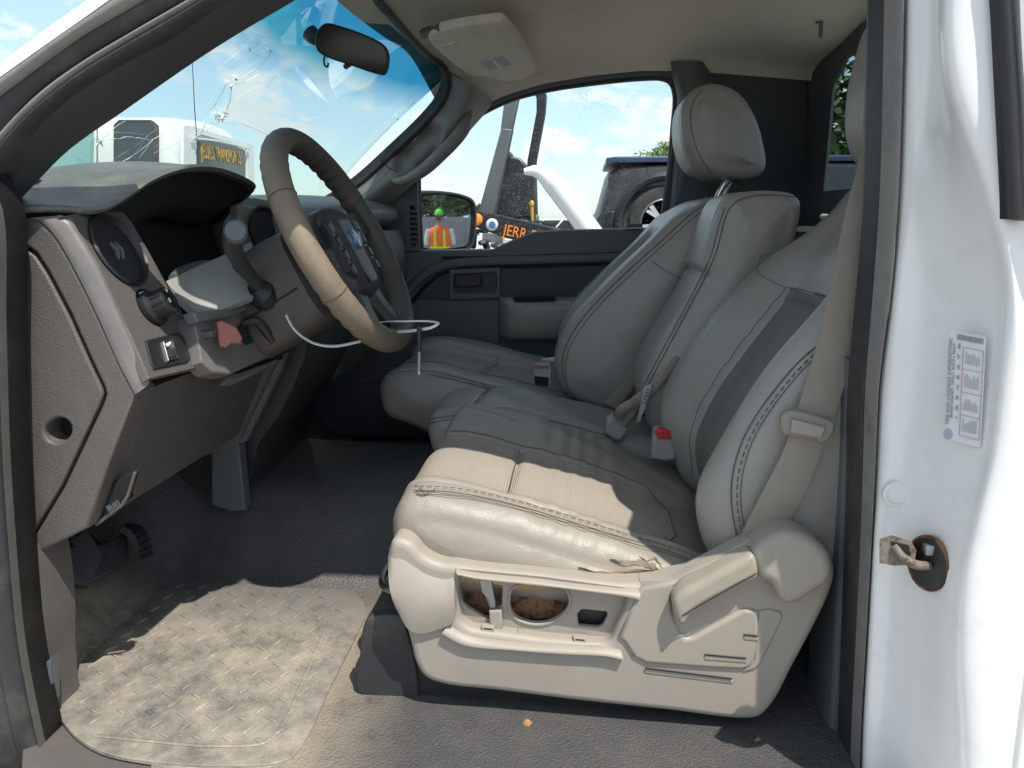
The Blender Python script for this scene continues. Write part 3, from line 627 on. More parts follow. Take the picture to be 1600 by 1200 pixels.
for b in (-.004, .016): bars.append(quadbar(-.054, .0465, b, b + .0005))
for a in (-.05, -.026, 0, .026):
    for b in np.arange(-.001, .014, .0022): bars.append(quadbar(a + .002, a + .002 + random.uniform(.008, .016), b, b + .0007))
multi('print', bars[:26], 'ink', lab, smooth=False); multi('print', bars[26:33], 'redink', lab, smooth=False); M['faint'] = mat('faint_print', (.47, .47, .48), .7)
multi('print', bars[33:], 'faint', lab, smooth=False)
# block of the body ahead of the cab so that no daylight leaks under the dashboard
plate('firewall', [[A(-1.2, .95, -.9), A(-1.2, 2.65, -.9), A(-1.2, 2.65, .0), A(-1.2, .95, -.06)]], frame((1, 0, 0), (-1.2, 0, 0), (0, 1, 0)), .04, 'blackm', cab)
plate('cowl', [[A(-1.25, .9, -.03), A(-1.25, 2.66, .03), A(-.86, 2.56, .03), A(-1.0, 1.75, .0), A(-.8, .98, -.03)]], frame((0, 0, 1), (-1, 0, -.03), (1, 0, 0)), .03, 'black', cab)
box('bonnet', (-1.9, 1.78, -.16), (1.35, 1.7, .12), 'white', cab, .05, seg=4)
# outer skin beyond the frame: quarter panel behind the opening, front wing, back of the cab
plate('quarter_panel', [[A(.52, .835, -1.0), A(.77, .835, -1.0), A(.77, .845, .05), A(.75, .93, .40), A(.52, .93, .40), A(.50, .835, .05)]], frame((0, -1, 0), (0, .835, 0), (1, 0, 0)), .03, 'white', cab, bevel=.01)
plate('back_panel', [[A(.77, .85, -1.0), A(.77, 2.7, -1.0), A(.77, 2.7, .02), A(.77, .85, .02)]], frame((1, 0, 0), (.77, 0, 0), (0, 1, 0)), .03, 'white', cab, bevel=.005)
plate('front_wing', [[A(-2.5, .90, -.9), A(-.86, .90, -1.0), A(-.86, .90, -.02), A(-1.3, .90, -.08), A(-2.5, .90, -.16)]], frame((0, -1, 0), (0, .90, 0), (1, 0, 0)), .04, 'white', cab, bevel=.015)
# ------------------------------------------------------------------ passenger door
door = thing('passenger_door', 'charcoal passenger door with window, pull handle and grey armrest', 'car door', loc=(.1, 2.62, FZ))
pxplate('door_panel', [[(470, 395), (560, 391), (655, 391), (768, 390), (800, 375), (835, 362), (880, 359), (1110, 354), (1280, 350), (1280, 860), (470, 860)]], 2.60, .08, 'char', door, bevel=.014, bres=4)
# soft belt roll and the swoosh moulding under it
def bead(name, px, Y, r, m, par, flat=.6, res=60): return tube(name, L2(px, Y), r, m, par, n=12, flat=flat, up=(0, -1, 0), res=res)
bead('door_moulding', [(600, 520), (612, 490), (640, 452), (668, 426), (700, 414), (760, 409), (860, 406), (990, 402), (1120, 398)], 2.598, .018, 'char', door)
bead('door_groove', [(618, 525), (628, 498), (655, 458), (682, 432), (712, 420), (760, 417), (860, 414), (990, 410), (1120, 406)], 2.592, .006, 'gap', door, flat=.8)
bead('door_groove', [(690, 403), (760, 402), (860, 399), (990, 395), (1120, 391)], 2.597, .0045, 'gap', door, flat=.5)
pxplate('upper_insert', [[(640, 470), (665, 440), (700, 424), (760, 421), (990, 414), (1120, 410), (1120, 466), (640, 468)]], 2.594, .02, 'charcloth', door, bevel=.004)
pxplate('lower_insert', [[(560, 472), (780, 469), (780, 590), (560, 600)]], 2.592, .02, 'char', door, bevel=.004)
hb = pxplate('door_handle', [[(702, 421), (781, 418), (782, 466), (702, 469)], [(709, 429), (773, 426), (776, 432), (776, 452), (771, 457), (712, 459), (708, 455)]], 2.585, .02, 'char', door, bevel=.004)
pxplate('recess', [[(704, 424), (779, 421), (779, 462), (704, 464)]], 2.596, .01, 'blackm', hb, bevel=.001)
pxplate('lever', [[(711, 430), (748, 428), (752, 432), (752, 444), (745, 448), (716, 449), (711, 446)]], 2.578, .014, 'black', hb, bevel=.004, bres=3)
arm = []
for f, (dy) in ((0, 0), (1, -.03), (2, -.075), (3, -.09), (4, -.09), (5, -.07), (6, -.03), (7, 0)): pass
def armsec(px): 
    z1 = P(px, 466, 2.59)[2]; z2 = P(px, 529, 2.59)[2]; x = P(px, 466, 2.59)[0]
    k = sstep(778, 800, px)
    return [A(x, 2.60, z1 + .004), A(x, 2.585 - .06 * k, z1 + .004), A(x, 2.575 - .085 * k, z1 - .006), A(x, 2.575 - .09 * k, z1 - .03), A(x, 2.575 - .085 * k, z1 - .09), A(x, 2.582 - .07 * k, z2 + .008), A(x, 2.60, z2)]
rings = [spl(armsec(px), 24) for px in (781, 784, 788, 794, 802, 830, 880, 940, 1000)]
armr = ringloft('armrest', rings, 'leather', door, sharp=60)
pxplate('pull_cup', [[(800, 466), (868, 463), (866, 470), (805, 472)]], 2.488, .05, 'gap', armr, bevel=.002)
pxplate('map_pocket', [[(783, 523), (1000, 520), (1000, 640), (783, 640)]], 2.588, .02, 'char', door, bevel=.006)
cr = lathe('window_crank', P(745, 536, 2.585), (0, -1, 0), [(.001, .03), (.018, .03), (.02, .02), (.02, 0)], 'char', door, n=20)
tube('crank_arm', [P(745, 536, 2.552), P(758, 535, 2.545), P(770, 538, 2.54)], .009, 'char', cr, n=8)
box('lock_knob', P(990, 352, 2.60), (.05, .03, .012), 'char', door, .004)
# window opening: rubber seal, sail panel, vent strip, pane
seal = [(655, 388), (652, 330), (651, 275), (653, 258), (685, 222), (735, 184), (790, 155), (850, 138), (920, 127), (1000, 119), (1035, 119), (1050, 126), (1058, 146), (1055, 200), (1048, 280), (1041, 352)]
tube('window_seal', L2(seal, 2.622), .016, 'rubber', door, n=10, res=120)
sealo = [(640, 262), (680, 224), (735, 176), (790, 148), (850, 130), (920, 118), (1000, 110), (1042, 110), (1062, 122), (1072, 150), (1068, 210), (1060, 290), (1052, 356)]
tube('door_frame', L2(sealo, 2.61), .019, 'char', door, n=10, res=120)
pxplate('sail_panel', [[(540, 400), (560, 350), (596, 306), (640, 268), (652, 262), (656, 392)]], 2.598, .03, 'char', door, bevel=.006)
vsx = pxplate('vent_strip', [[(640, 322), (646, 320), (651, 330), (652, 378), (648, 386), (642, 382)]], 2.593, .012, 'blackm', door, bevel=.003)
for k in range(7): pxplate('louvre', [[(641.5, 328 + 8 * k), (650.5, 328 + 8 * k), (650.8, 332 + 8 * k), (641.8, 332 + 8 * k)]], 2.590, .006, 'char', vsx, bevel=.001)
G = np.stack([L2([(640, 400), (1060, 370)], 2.64), L2([(640, 260), (1066, 250)], 2.64), L2([(640, 230), (1066, 105)], 2.63)])
pn = grid('window_pane', np.array([[P(x, y, 2.645) for x in np.linspace(635, 1075, 8)] for y in np.linspace(100, 405, 8)]), 'glassy', door)
# outside mirror of the passenger door: a real reflecting glass
mir = thing('side_mirror', 'black passenger side mirror reflecting someone in an orange vest', 'wing mirror', loc=tuple(P(700, 390, 2.85)))
MY = 2.86; Mc = P(698, 347, MY); dv_ = unit(Mc); tgt = unit(A(1.0, .165, .008)); mn = unit(tgt - dv_)
def mpx(x, y): return PN(x, y, Mc, mn)
mo = [(659, 312), (664, 307), (680, 305), (715, 309), (731, 315), (735, 322), (733, 372), (729, 383), (720, 386), (668, 388), (660, 384), (657, 350)]
ho = [(648, 306), (654, 301), (675, 299), (718, 304), (736, 312), (741, 322), (739, 374), (733, 388), (722, 391), (664, 393), (650, 390), (646, 350)]
plate('glass', [[mpx(*q) for q in mo]], frame(mn, Mc, (0, 1, 0)), .004, 'mirror', mir, bevel=.0005, res=80)
Hc = Mc - mn * .004
rings = []
for d, s in ((.010, 1.0), (.0, 1.03), (-.03, 1.04), (-.07, .95), (-.11, .7), (-.125, .3)):
    c = np.mean([mpx(*q) for q in ho], 0); rings.append([c + (q - c) * s + mn * d for q in spl([mpx(*q) for q in ho], 60, True)])
inn = [[c + (q - c) * 1.0 + mn * d for q in spl([mpx(*q) for q in [(698 + (x - 698) * .95, 347 + (y - 347) * .94) for x, y in ho]], 60, True)] for d in (.010, -.012)]
grid('housing', [inn[1], inn[0]] + rings, 'black', mir, cv=True, sharp=50)
tube('mirror_arm', [Mc + A(-.09, .05, -.03), Mc + A(-.13, -.10, -.05), Mc + A(-.13, -.22, -.04)], .028, 'black', mir, n=12, res=12)

# ------------------------------------------------------------------ dashboard
dash = thing('dashboard', 'brown grey dashboard with instrument hood, air vent and light switch', 'dashboard', loc=(-.8, 1.3, FZ))
cap = [(-60, 345), (40, 341), (62, 345), (84, 366), (110, 408), (150, 488), (186, 568), (211, 616), (166, 735), (136, 826), (80, 854), (25, 882), (-60, 905)]
seam = [(-60, 378), (0, 382), (44, 387), (56, 395), (75, 424), (110, 490), (140, 558), (162, 604), (165, 616), (160, 632), (100, 760), (46, 850), (30, 862), (-60, 880)]
seam_in = [(-60, 383), (0, 387), (42, 391), (53, 399), (72, 428), (106, 493), (136, 560), (158, 606), (160.5, 616), (156, 630), (96, 758), (43, 846), (28, 857), (-60, 875)]
def dens(p, n=90): return [tuple(q) for q in lin(p, n)]
pxplate('end_cap', [cap, seam], 1.0, .05, 'dash', dash, bevel=.005, bres=3)
th = np.linspace(0, 2 * np.pi, 40, endpoint=False)
hole = [(90 + 21 * math.cos(t) - 2 * math.sin(t), 673 + 20 * math.sin(t)) for t in th]
ap = pxplate('access_panel', [seam_in, hole], 1.002, .03, 'dash', dash, bevel=.004, bres=3)
pxplate('seam_gap', [cap, hole], 1.022, .02, 'blackm', dash, bevel=.001)
hr = [[P(90 + 22 * math.cos(t), 673 + 21 * math.sin(t), 1.006) + A(0, d, 0) for t in th] for d in (-.001, .006, .034)]
for i, d in enumerate((1.0, .86, .8)):
    c = np.mean(hr[i], 0); hr[i] = [c + (q - c) * d for q in hr[i]]
grid('bolt_hole', hr, 'dash', ap, cv=True); pxplate('hole_floor', [[(60, 640), (120, 640), (120, 705), (60, 705)]], 1.036, .006, 'blackm', ap, bevel=.001)
# rounded corner strip and the control face behind it
eA = [(40, 341), (62, 345), (84, 366), (110, 408), (150, 488), (186, 568), (211, 616)]
eB = [(95, 336), (112, 344), (124, 364), (152, 410), (186, 484), (216, 552), (233, 592)]
eC = [(172, 322), (190, 328), (206, 346), (240, 405), (284, 484), (306, 530), (322, 572)]
cA = L2(eA, .998); cB = L2(eB, 1.012); cC = L2(eC, 1.165)
mid = [(a + b) / 2 + A(.006, -.006, .002) for a, b in zip(spl(cA, 7), spl(cB, 7))]
grid('corner_strip', loftpts([cA, [a + (b - a) * .18 + A(.004, -.003, 0) for a, b in zip(cA, cB)], [a + (b - a) * .75 + A(.007, -.0035, 0) for a, b in zip(cA, cB)], cB], 10, 50), 'dash2', dash, sharp=60)
pts = np.array(list(spl(cB, 30)) + list(spl(cC, 30))); O = pts.mean(0); u_, s_, v_ = np.linalg.svd(pts - O); FN = v_[2] * (1 if v_[2][0] > 0 else -1)
ffr = frame(FN, O, (0, 1, 0))
def fp(x, y, h=0): return PN(x, y, O, FN) + FN * h
def fcirc(cx, cy, r, n=40, h=0, ax=1): 
    c = fp(cx, cy, h); return [c + r * (math.cos(t) * ffr[1] + ax * math.sin(t) * ffr[2]) for t in np.linspace(0, 2 * np.pi, n, endpoint=False)]
fo = [(98, 338), (112, 344), (124, 364), (152, 410), (186, 484), (216, 552), (233, 592), (322, 572), (306, 530), (284, 484), (240, 405), (206, 346), (190, 328), (172, 322)]
vc = (185, 391)
plate('control_face', [[fp(*q) for q in fo], fcirc(*vc, .056), fcirc(236, 480, .030)], ffr, .012, 'dash', dash, bevel=.002)
gridc = loftpts([cC, [c + A(-.004, .010, 0) for c in cC], [c + A(-.05, .02, 0) for c in cC], [c + A(-.16, .03, 0) for c in cC]], 12, 50)
grid('cluster_side', gridc, 'cream', dash, sharp=60)
vent = lathe('air_vent', fp(*vc), FN, [(.056, -.002), (.058, .003), (.055, .006), (.051, .001), (.047, -.012), (.043, -.03), (.001, -.032)], 'black', dash, n=40)
for k in range(-2, 3):
    hw = math.sqrt(max(.001,   .044 ** 2 - (k * .0155) ** 2)); c = fp(*vc, -.012) + ffr[2] * k * .0155
    V = [c + sx * hw * ffr[1] + sy * .0055 * unit(FN * .8 + ffr[2] * .5) + sz * .0012 * ffr[2] for sx in (-1, 1) for sy in (-1, 1) for sz in (-1, 1)]
    mk('louvre', V, [(0, 1, 3, 2), (4, 6, 7, 5), (0, 4, 5, 1), (2, 3, 7, 6), (0, 2, 6, 4), (1, 5, 7, 3)], 'hub', vent, smooth=False)
tube('vent_ring', fcirc(*vc, .030, 32, -.006), .0025, 'char', vent, n=6, closed=True)
for s in (-1, 1): tube('vent_tab', [fp(*vc, -.004) + ffr[1] * s * .006 + ffr[2] * .012, fp(*vc, .001) + ffr[1] * s * .006, fp(*vc, -.004) + ffr[1] * s * .006 - ffr[2] * .012], .004, 'char', vent, n=6)
plate('switch_recess', [fcirc(236, 480, .031, 36, -.004)], frame(FN, fp(236, 480, -.004), (0, 1, 0)), .004, 'blackm', dash, bevel=.0005)
kb = lathe('light_switch', fp(238, 482), FN, [(.027, -.002), (.0265, .006), (.0215, .009), (.0205, .012), (.0205, .028), (.019, .032), (.014, .033), (.0135, .030), (.001, .030)], 'black', dash, n=36)
for t in np.linspace(0, 2 * np.pi, 12, endpoint=False):
    q = fp(238, 482, .02) + .0206 * (math.cos(t) * ffr[1] + math.sin(t) * ffr[2]); tube('grip_rib', [q - FN * .007, q + FN * .010], .0013, 'black', kb, n=5)
tube('pointer', [fp(238, 482, .0335) + ffr[2] * .012, fp(238, 482, .0335) + ffr[2] * .017], .0012, 'whitep', kb, n=5)
for t in np.linspace(0, np.pi, 4, endpoint=False):
    e = math.cos(t) * ffr[1] + math.sin(t) * ffr[2]; tube('lamp_symbol', [fp(238, 482, .0305) - e * .004, fp(238, 482, .0305) + e * .004], .0007, 'whitep', kb, n=4)
for (dx, dy) in ((-.012, .026), (-.004, .027)):
    tube('lamp_symbol', [fp(238, 482, .0) + ffr[1] * dx + ffr[2] * dy, fp(238, 482, .0) + ffr[1] * (dx + .004) + ffr[2] * dy], .0011, 'whitep', dash, n=5)
swp = plate('switch_panel', [[fp(*q, .003) for q in ((225, 533), (277, 520), (286, 530), (296, 560), (291, 567), (239, 578), (235, 570))]], frame(FN, fp(260, 548, .003), (0, 1, 0)), .006, 'black', dash, bevel=.0015)
plate('rocker_frame', [[fp(*q, .006) for q in ((250, 536), (265, 531), (274, 561), (258, 566))], [fp(*q, .006) for q in ((252, 538.5), (264, 534), (271, 559), (259, 563))]], frame(FN, fp(260, 548, .006), (0, 1, 0)), .004, 'steel', swp, bevel=.0006)
plate('rocker', [[fp(*q, .005) for q in ((254, 549), (267, 545), (271, 558), (259, 562))]], frame(FN, fp(262, 553, .0065), (0, 1, 0)), .006, 'hub', swp, bevel=.0012)
plate('rocker_symbol', [[fp(*q, .0055) for q in ((253, 540), (262, 535), (263, 539), (258, 544))]], frame(FN, fp(258, 540, .0055), (0, 1, 0)), .003, 'whitep', swp, bevel=.0004)
# knee bolster and lower body, carried across the cab
def prof(y, k=0):
    a = [P(211, 616, 1.0), P(166, 735, 1.0), P(136, 826, 1.0)]
    return [A(a[0][0] + .0, y, a[0][2]), A(a[1][0] + .004, y, a[1][2]), A(a[2][0], y, a[2][2]), A(a[2][0] - .02, y, a[2][2] - .012), A(a[2][0] - .16, y, a[2][2] + .04), A(-1.1, y, a[2][2] + .1), A(-1.1, y, a[0][2] + .1), A(a[0][0] - .1, y, a[0][2] + .02)]
ringloft('knee_bolster', [prof(1.046), prof(1.25), prof(1.515)], 'dash', dash, sharp=25)
tube('bolster_edge', [P(442, 556, 1.50), P(412, 618, 1.50), P(380, 684, 1.50)], .003, 'dash2', dash, n=6)
pxplate('bolster_side', [[(330, 560), (446, 552), (440, 575), (384, 690), (300, 720)]], 1.51, .02, 'char', dash, bevel=.004)
# trim between the control face and the steering column
plate('column_trim', [[A(*PN(x, y, A(-.578, 1.165, -.2), A(1, -.10, .30))) for x, y in ((302, 494), (332, 484), (436, 448), (452, 500), (470, 534), (424, 556), (358, 586), (332, 582), (316, 566))]], frame(A(1, -.10, .30), A(-.578, 1.165, -.2), (0, 1, 0)), .03, 'dash2', dash, bevel=.004)
def tp(x, y, h=0): return PN(x, y, A(-.578, 1.165, -.2), A(1, -.10, .30)) + unit(A(1, -.10, .30)) * h
tfr = lambda x, y, h=0: frame(A(1, -.10, .30), tp(x, y, h), (0, 1, 0))
plate('trim_band', [[tp(*q, .012) for q in ((292, 490), (332, 486), (352, 480), (432, 448), (436, 464), (352, 498), (330, 502), (300, 506))]], tfr(360, 478, .012), .02, 'dash2', dash, bevel=.005)
plate('lever_recess', [[tp(*q, .002) for q in ((368, 512), (382, 500), (408, 490), (414, 510), (408, 528), (384, 540), (374, 530))]], tfr(390, 515, .002), .004, 'blackm', dash, bevel=.001)
tl = tube('tilt_lever', [tp(376, 506, .004), tp(381, 508, .025), tp(390, 520, .03), tp(404, 538, .03)], [.006, .007, .010, .010], 'black', dash, n=8, res=20)
pb = thing('brake_release', 'small faded red handle sticking out under the dashboard edge', 'handle', loc=tuple(tp(330, 528, .01)))
plate('grip', [[tp(*q, .03) for q in ((315, 510), (322, 508), (342, 520), (351, 537), (349, 545), (336, 544), (330, 550), (321, 548), (318, 535))]], frame(A(.55, -.8, .2), tp(330, 528, .03), (0, 1, 0)), .012, 'salmon', pb, bevel=.003)
tube('rod', [tp(316, 520, -.01), tp(318, 526, .02)], .006, 'steel', pb, n=8)
# panels below the column, lower shelf and centre stack
plate('shelf_lip', [[A(*PN(x, y, A(-.56, 1.4, -.25), A(1, -.3, .7))) for x, y in ((350, 584), (372, 582), (436, 560), (434, 566), (372, 594), (352, 594))]], frame(A(1, -.3, .7), PN(390, 578, A(-.56, 1.4, -.25), A(1, -.3, .7)), (0, 1, 0)), .02, 'dash2', dash, bevel=.003)
plate('shelf_slot', [[P(362, 582, 1.30), P(432, 556, 1.44), P(437, 563, 1.44), P(372, 590, 1.3)]], frame(A(.8, -.4, .4), P(400, 572, 1.37), (0, 1, 0)), .01, 'blackm', dash, bevel=.0005)
cs = [[P(436, 545, Y) + A(0, 0, 0) for Y in (1.56,)] for k in (0,)]
stk = []
for px, py, w in ((500, 430, 0), (492, 520, 0), (484, 560, 0), (466, 605, 0), (440, 655, 0), (412, 690, 0), (398, 760, 0), (388, 800, 0)):
    a = P(px, py, 1.60); b = a + A(-.02, .40, 0); stk.append([a + A(-.12, -.02, 0), a + A(-.008, -.012, 0), a + A(.004, .02, 0), b + A(.004, -.02, 0), b + A(-.02, 0, 0), b + A(-.3, 0, 0), a + A(-.3, 0, 0)])
ringloft('centre_stack', stk, 'hub', dash, sharp=50)
tube('stack_seam', [P(470, 575, 1.50), P(462, 605, 1.50), P(440, 645, 1.50), P(418, 675, 1.50)], .002, 'gap', dash, n=5)
pxplate('console_post', [[(346, 700), (372, 690), (384, 798), (362, 800), (330, 790), (330, 705)]], 1.52, .03, 'char', dash, bevel=.004)
fv = pxplate('footwell_vent', [[(250, 735), (316, 732), (316, 784), (246, 784)]], 1.62, .03, 'blackm', dash, bevel=.003)
for k in range(4): pxplate('louvre', [[(256, 744 + 10 * k), (312, 742 + 10 * k), (312, 746 + 10 * k), (256, 748 + 10 * k)]], 1.608, .014, 'char', fv, bevel=.001)
brk = pxplate('hood_release', [[(160, 768), (172, 758), (205, 738), (211, 740), (200, 772), (202, 780), (188, 788), (158, 812), (150, 800)]], 1.03, .012, 'blackm', dash, bevel=.002)
tube('bracket_edge', [P(211, 738, 1.026), P(200, 774, 1.026), P(190, 790, 1.026), P(150, 820, 1.026)], .0025, 'dash', brk, n=6)
bu = unit(P(190, 786, 1.016) - P(168, 798, 1.016)); bv = unit(np.cross(A(0, -1, 0), bu))
text('lettering', 'BRAKE', P(178, 791, 1.0165), bu, bv,   .014, 'hubg', brk, fit=.0235)
# dashboard top pad
tops = []
for x, za in ((-.63, -.045), (-.60, -.02), (-.605, .006), (-.66, .03), (-.78, .04), (-.92, .03), (-1.1, .0)):
    tops.append([(x, y, za + .03 * sstep(1.2, 2.2, y)) for y in (1.62, 1.8, 2.0, 2.2, 2.4, 2.56)])
grid('top_pad', loftpts(tops, 30, 30), 'pad', dash, thick=.015, sharp=60)
gl = [[(x, y, z) for x, z in ((-.60, -.03), (-.585, -.08), (-.58, -.16), (-.60, -.28), (-.66, -.42), (-.75, -.46), (-1.1, -.4), (-1.1, -.02))] for y in (2.0, 2.57)]
ringloft('glovebox_side', gl, 'dash', dash, sharp=30)
bead_ = tube('dash_trim', [P(470, 333, 2.1), P(510, 334, 2.3), P(545, 340, 2.45), P(575, 350, 2.55)], .012, 'visor', dash, n=8, res=20)
# instrument hood: arched lip seen from the side, cluster cavity below it
lip = [P(-40, 334, .995), P(15, 327, 1.0), P(60, 324, 1.01), P(110, 325, 1.03), P(150, 327, 1.05), P(172, 322, 1.07), P(200, 306, 1.10), P(240, 280, 1.15), P(285, 264, 1.22), P(330, 261, 1.30), P(368, 271, 1.38), P(398, 288, 1.46), P(392, 301, 1.52), P(366, 322, 1.58), P(350, 342, 1.60)]
lip = spl(lip, 60)
back = spl([A(-.90, .985, .0), A(-.95, 1.03, .035), A(-.97, 1.10, .052), A(-.96, 1.22, .066), A(-.96, 1.34, .070), A(-.96, 1.46, .058), A(-.96, 1.56, .04), A(-.97, 1.63, .02)], 60)
hood = [lip + A(-.012, .0, -.008), lip + A(-.002, 0, -.006), lip + A(.002, 0, -.001), lip + A(-.004, 0, .003)]
for t in (.12, .3, .55, .8, 1.0):
    w = lip * (1 - t) + back * t; w[:, 2] += .018 * math.sin(math.pi * t) * np.sin(np.linspace(0, np.pi, 60)); hood.append(w)
hd = grid('instrument_hood', loftpts(list(hood), 40, 90), 'pad', dash, sharp=70)
cav = [lip + A(-.004, 0, -.007), lip + A(-.03, 0, -.012), lip * .6 + A(-.80, 1.33, -.02) * .4 + A(0, 0, -.02), lip * .35 + A(-.80, 1.33, -.04) * .65]
cl = grid('cluster_hood_inside', loftpts(cav, 12, 60), 'blackm', dash, sharp=70)
plate('instrument_cluster', [[A(-.80, 1.10, .06), A(-.80, 1.62, .06), A(-.74, 1.62, -.16), A(-.74, 1.10, -.16)]], frame(A(.97, 0, .26), (-.77, 1.36, -.05), (0, 1, 0)), .01, 'black', dash, bevel=.002)
cl2 = plate('cluster_lens', [[A(-.775, 1.19, .04), A(-.775, 1.56, .04), A(-.725, 1.56, -.13), A(-.725, 1.19, -.13)]], frame(A(.97, 0, .26), (-.75, 1.36, -.05), (0, 1, 0)), .004, 'blackm', dash, bevel=.001)
grid('cluster_wall', np.array([[A(-.80, 1.60, .07), A(-.70, 1.61, .05), A(-.62, 1.61, .0)], [A(-.80, 1.60, -.05), A(-.68, 1.61, -.05), A(-.58, 1.61, -.06)], [A(-.74, 1.60, -.2), A(-.64, 1.61, -.2), A(-.57, 1.61, -.2)]]), 'dash2', dash, thick=.01)
ct = [L2([(258, 440), (276, 432), (300, 420), (346, 400), (392, 378)], [1.17, 1.2, 1.24, 1.3, 1.38]), L2([(290, 472), (305, 468), (335, 452), (372, 434), (405, 418)], [1.165, 1.19, 1.22, 1.27, 1.33]), L2([(312, 492), (322, 492), (345, 484), (385, 468), (428, 450)], [1.165, 1.175, 1.20, 1.24, 1.30])]
grid('cluster_trim', loftpts(ct, 14, 30), 'cream', dash, thick=.012, sharp=60)
tube('trim_socket', [P(272, 436, 1.20), P(285, 424, 1.26), P(310, 416, 1.30), P(330, 414, 1.32)], .009, 'hubg', dash, n=8, res=16)
# centre vents seen past the shifter
cvt = plate('centre_bezel', [[PN(x, y, A(-.62, 1.75, -.02), A(1, -.25, .2)) for x, y in ((372, 318), (400, 322), (425, 332), (445, 352), (455, 380), (455, 470), (420, 470), (395, 420), (372, 370))]], frame(A(1, -.25, .2), A(-.62, 1.75, -.02), (0, 1, 0)), .02, 'cream', dash, bevel=.005)
for (x, y) in ((415, 362),):
    c = PN(x, y, A(-.61, 1.75, -.02), A(1, -.25, .2)); lathe('air_vent', c, A(1, -.25, .2), [(.05, 0), (.054, .006), (.049, .008), (.043, 0), (.04, -.02), (.001, -.022)], 'black', dash, n=32)
# pedals
ped = thing('brake_pedal', 'worn black brake pedal on the dark footwell floor', 'pedal', loc=tuple(P(165, 900, 1.28)))
plate('pad', [[P(x, y, Yq) for x, y, Yq in ((125, 862, 1.22), (145, 905, 1.20), (198, 882, 1.30), (190, 838, 1.34))]], frame(A(.75, -.25, .6), P(165, 872, 1.265), (0, 1, 0)), .02, 'rubber', ped, bevel=.004)
tube('arm', [P(165, 870, 1.28), P(150, 830, 1.33) + A(-.08, 0, .05), P(150, 780, 1.35) + A(-.1, 0, .1)], .011, 'blackm', ped, n=8)
ped2 = thing('parking_brake_pedal', 'ribbed curved black pedal hanging beside the brake pedal', 'pedal', loc=tuple(P(220, 890, 1.3)))
G = loftpts([L2([(192, 822), (205, 830), (216, 850), (218, 878)], 1.30), L2([(200, 816), (222, 822), (236, 846), (238, 868)], 1.36)], 6, 14)
grid('pad', G, 'rubber', ped2, thick=.012)
for k in range(6): tube('rib', [G[0, 2 + 2 * k] + A(.003, -.003, 0), G[-1, 2 + 2 * k] + A(.003, -.003, 0)], .002, 'rubber', ped2, n=5)
ped3 = thing('accelerator_pedal', 'flat black pedal lowest in the footwell corner by the door', 'pedal', loc=tuple(P(120, 910, 1.1)))
plate('pad', [[P(x, y, Yq) for x, y, Yq in ((92, 850, 1.12), (120, 895, 1.10), (152, 902, 1.12), (150, 880, 1.2), (120, 842, 1.22))]], frame(A(.7, -.4, .6), P(120, 875, 1.15), (0, 1, 0)), .02, 'hub', ped3, bevel=.004)
tube('arm', [P(112, 860, 1.16), P(105, 820, 1.2) + A(-.06, 0, .06)], .01, 'blackm', ped3, n=8)

# ------------------------------------------------------------------ steering column and wheel
WC = A(-.419, 1.36, -.037); WN = unit(A(math.cos(R(27)), -math.sin(R(1)), math.sin(R(27)))); WU = unit(A(0, 1, 0) - WN * WN[1]); WV = np.cross(WN, WU)   # WU to passenger, WV: check up
if WV[2] < 0: WV = -WV
wl = lambda u, v, h=0: WC + WU * u + WV * v + WN * h
col = thing('steering_column', 'grey steering column shroud between dashboard and wheel', 'steering column', loc=tuple(WC - WN * .2))
def rr(cu_, cv_, hw, hh, h, r=.03, n=40, p=4):
    return [wl(cu_ + hw * np.sign(math.cos(t)) * abs(math.cos(t)) ** (2 / p), cv_ + hh * np.sign(math.sin(t)) * abs(math.sin(t)) ** (2 / p), h) for t in np.linspace(0, 2 * np.pi, n, endpoint=False)]
ringloft('shroud', [rr(0, -.035, .078, .080, -.24), rr(0, -.032, .088, .090, -.20), rr(0, -.028, .090, .092, -.12), rr(0, -.024, .084, .086, -.075), rr(0, -.02, .06, .06, -.068)], 'shroud', col, sharp=50)
tube('shroud_joint', [wl(-.0915, -.045, -.23), wl(-.0925, -.045, -.15), wl(-.088, -.04, -.085)], .0015, 'gap', col, n=5)
lathe('key_cylinder', wl(.088, -.05, -.14), WU, [(.016, 0), (.016, .02), (.01, .024), (.001, .024)], 'black', col, n=20)
wh = thing('steering_wheel', 'worn steering wheel in a dusty dark cover, sunlit tan painted on its near side, with a round blue badge', 'steering wheel', loc=tuple(WC))
RIM = .195; nr = 180; ns = 18
G = np.zeros((nr, ns, 3))
for i in range(nr):
    t = 2 * math.pi * i / nr; rad = math.cos(t) * WU + math.sin(t) * WV
    grip = 0.0
    for c in (R(200), R(340), R(60), R(120)):
        pass
    amp = .0013 * (sstep(.35, .6, abs(math.sin(t * 1.0 + .2))) )
    for j in range(ns):
        a = 2 * math.pi * j / ns; inner_ = max(0, -math.cos(a)) 
        back_ = max(0, -math.sin(a))
        rr_ = .0203 + amp * math.sin(t * 46) * (inner_ * .8 + back_ * 1.0)
        G[i, j] = WC + rad * (RIM + rr_ * math.cos(a)) + WN * (rr_ * 1.12 * math.sin(a))
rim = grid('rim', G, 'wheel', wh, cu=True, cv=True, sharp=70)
for t0 in (R(205), R(335), R(25), R(155)):
    rad = math.cos(t0) * WU + math.sin(t0) * WV
    tube('seam', [WC + rad * (RIM + .0207 * math.cos(a)) + WN * .0232 * math.sin(a) for a in np.linspace(0, 2 * np.pi, 24, endpoint=False)], .0008, 'stitch', rim, n=4, closed=True)
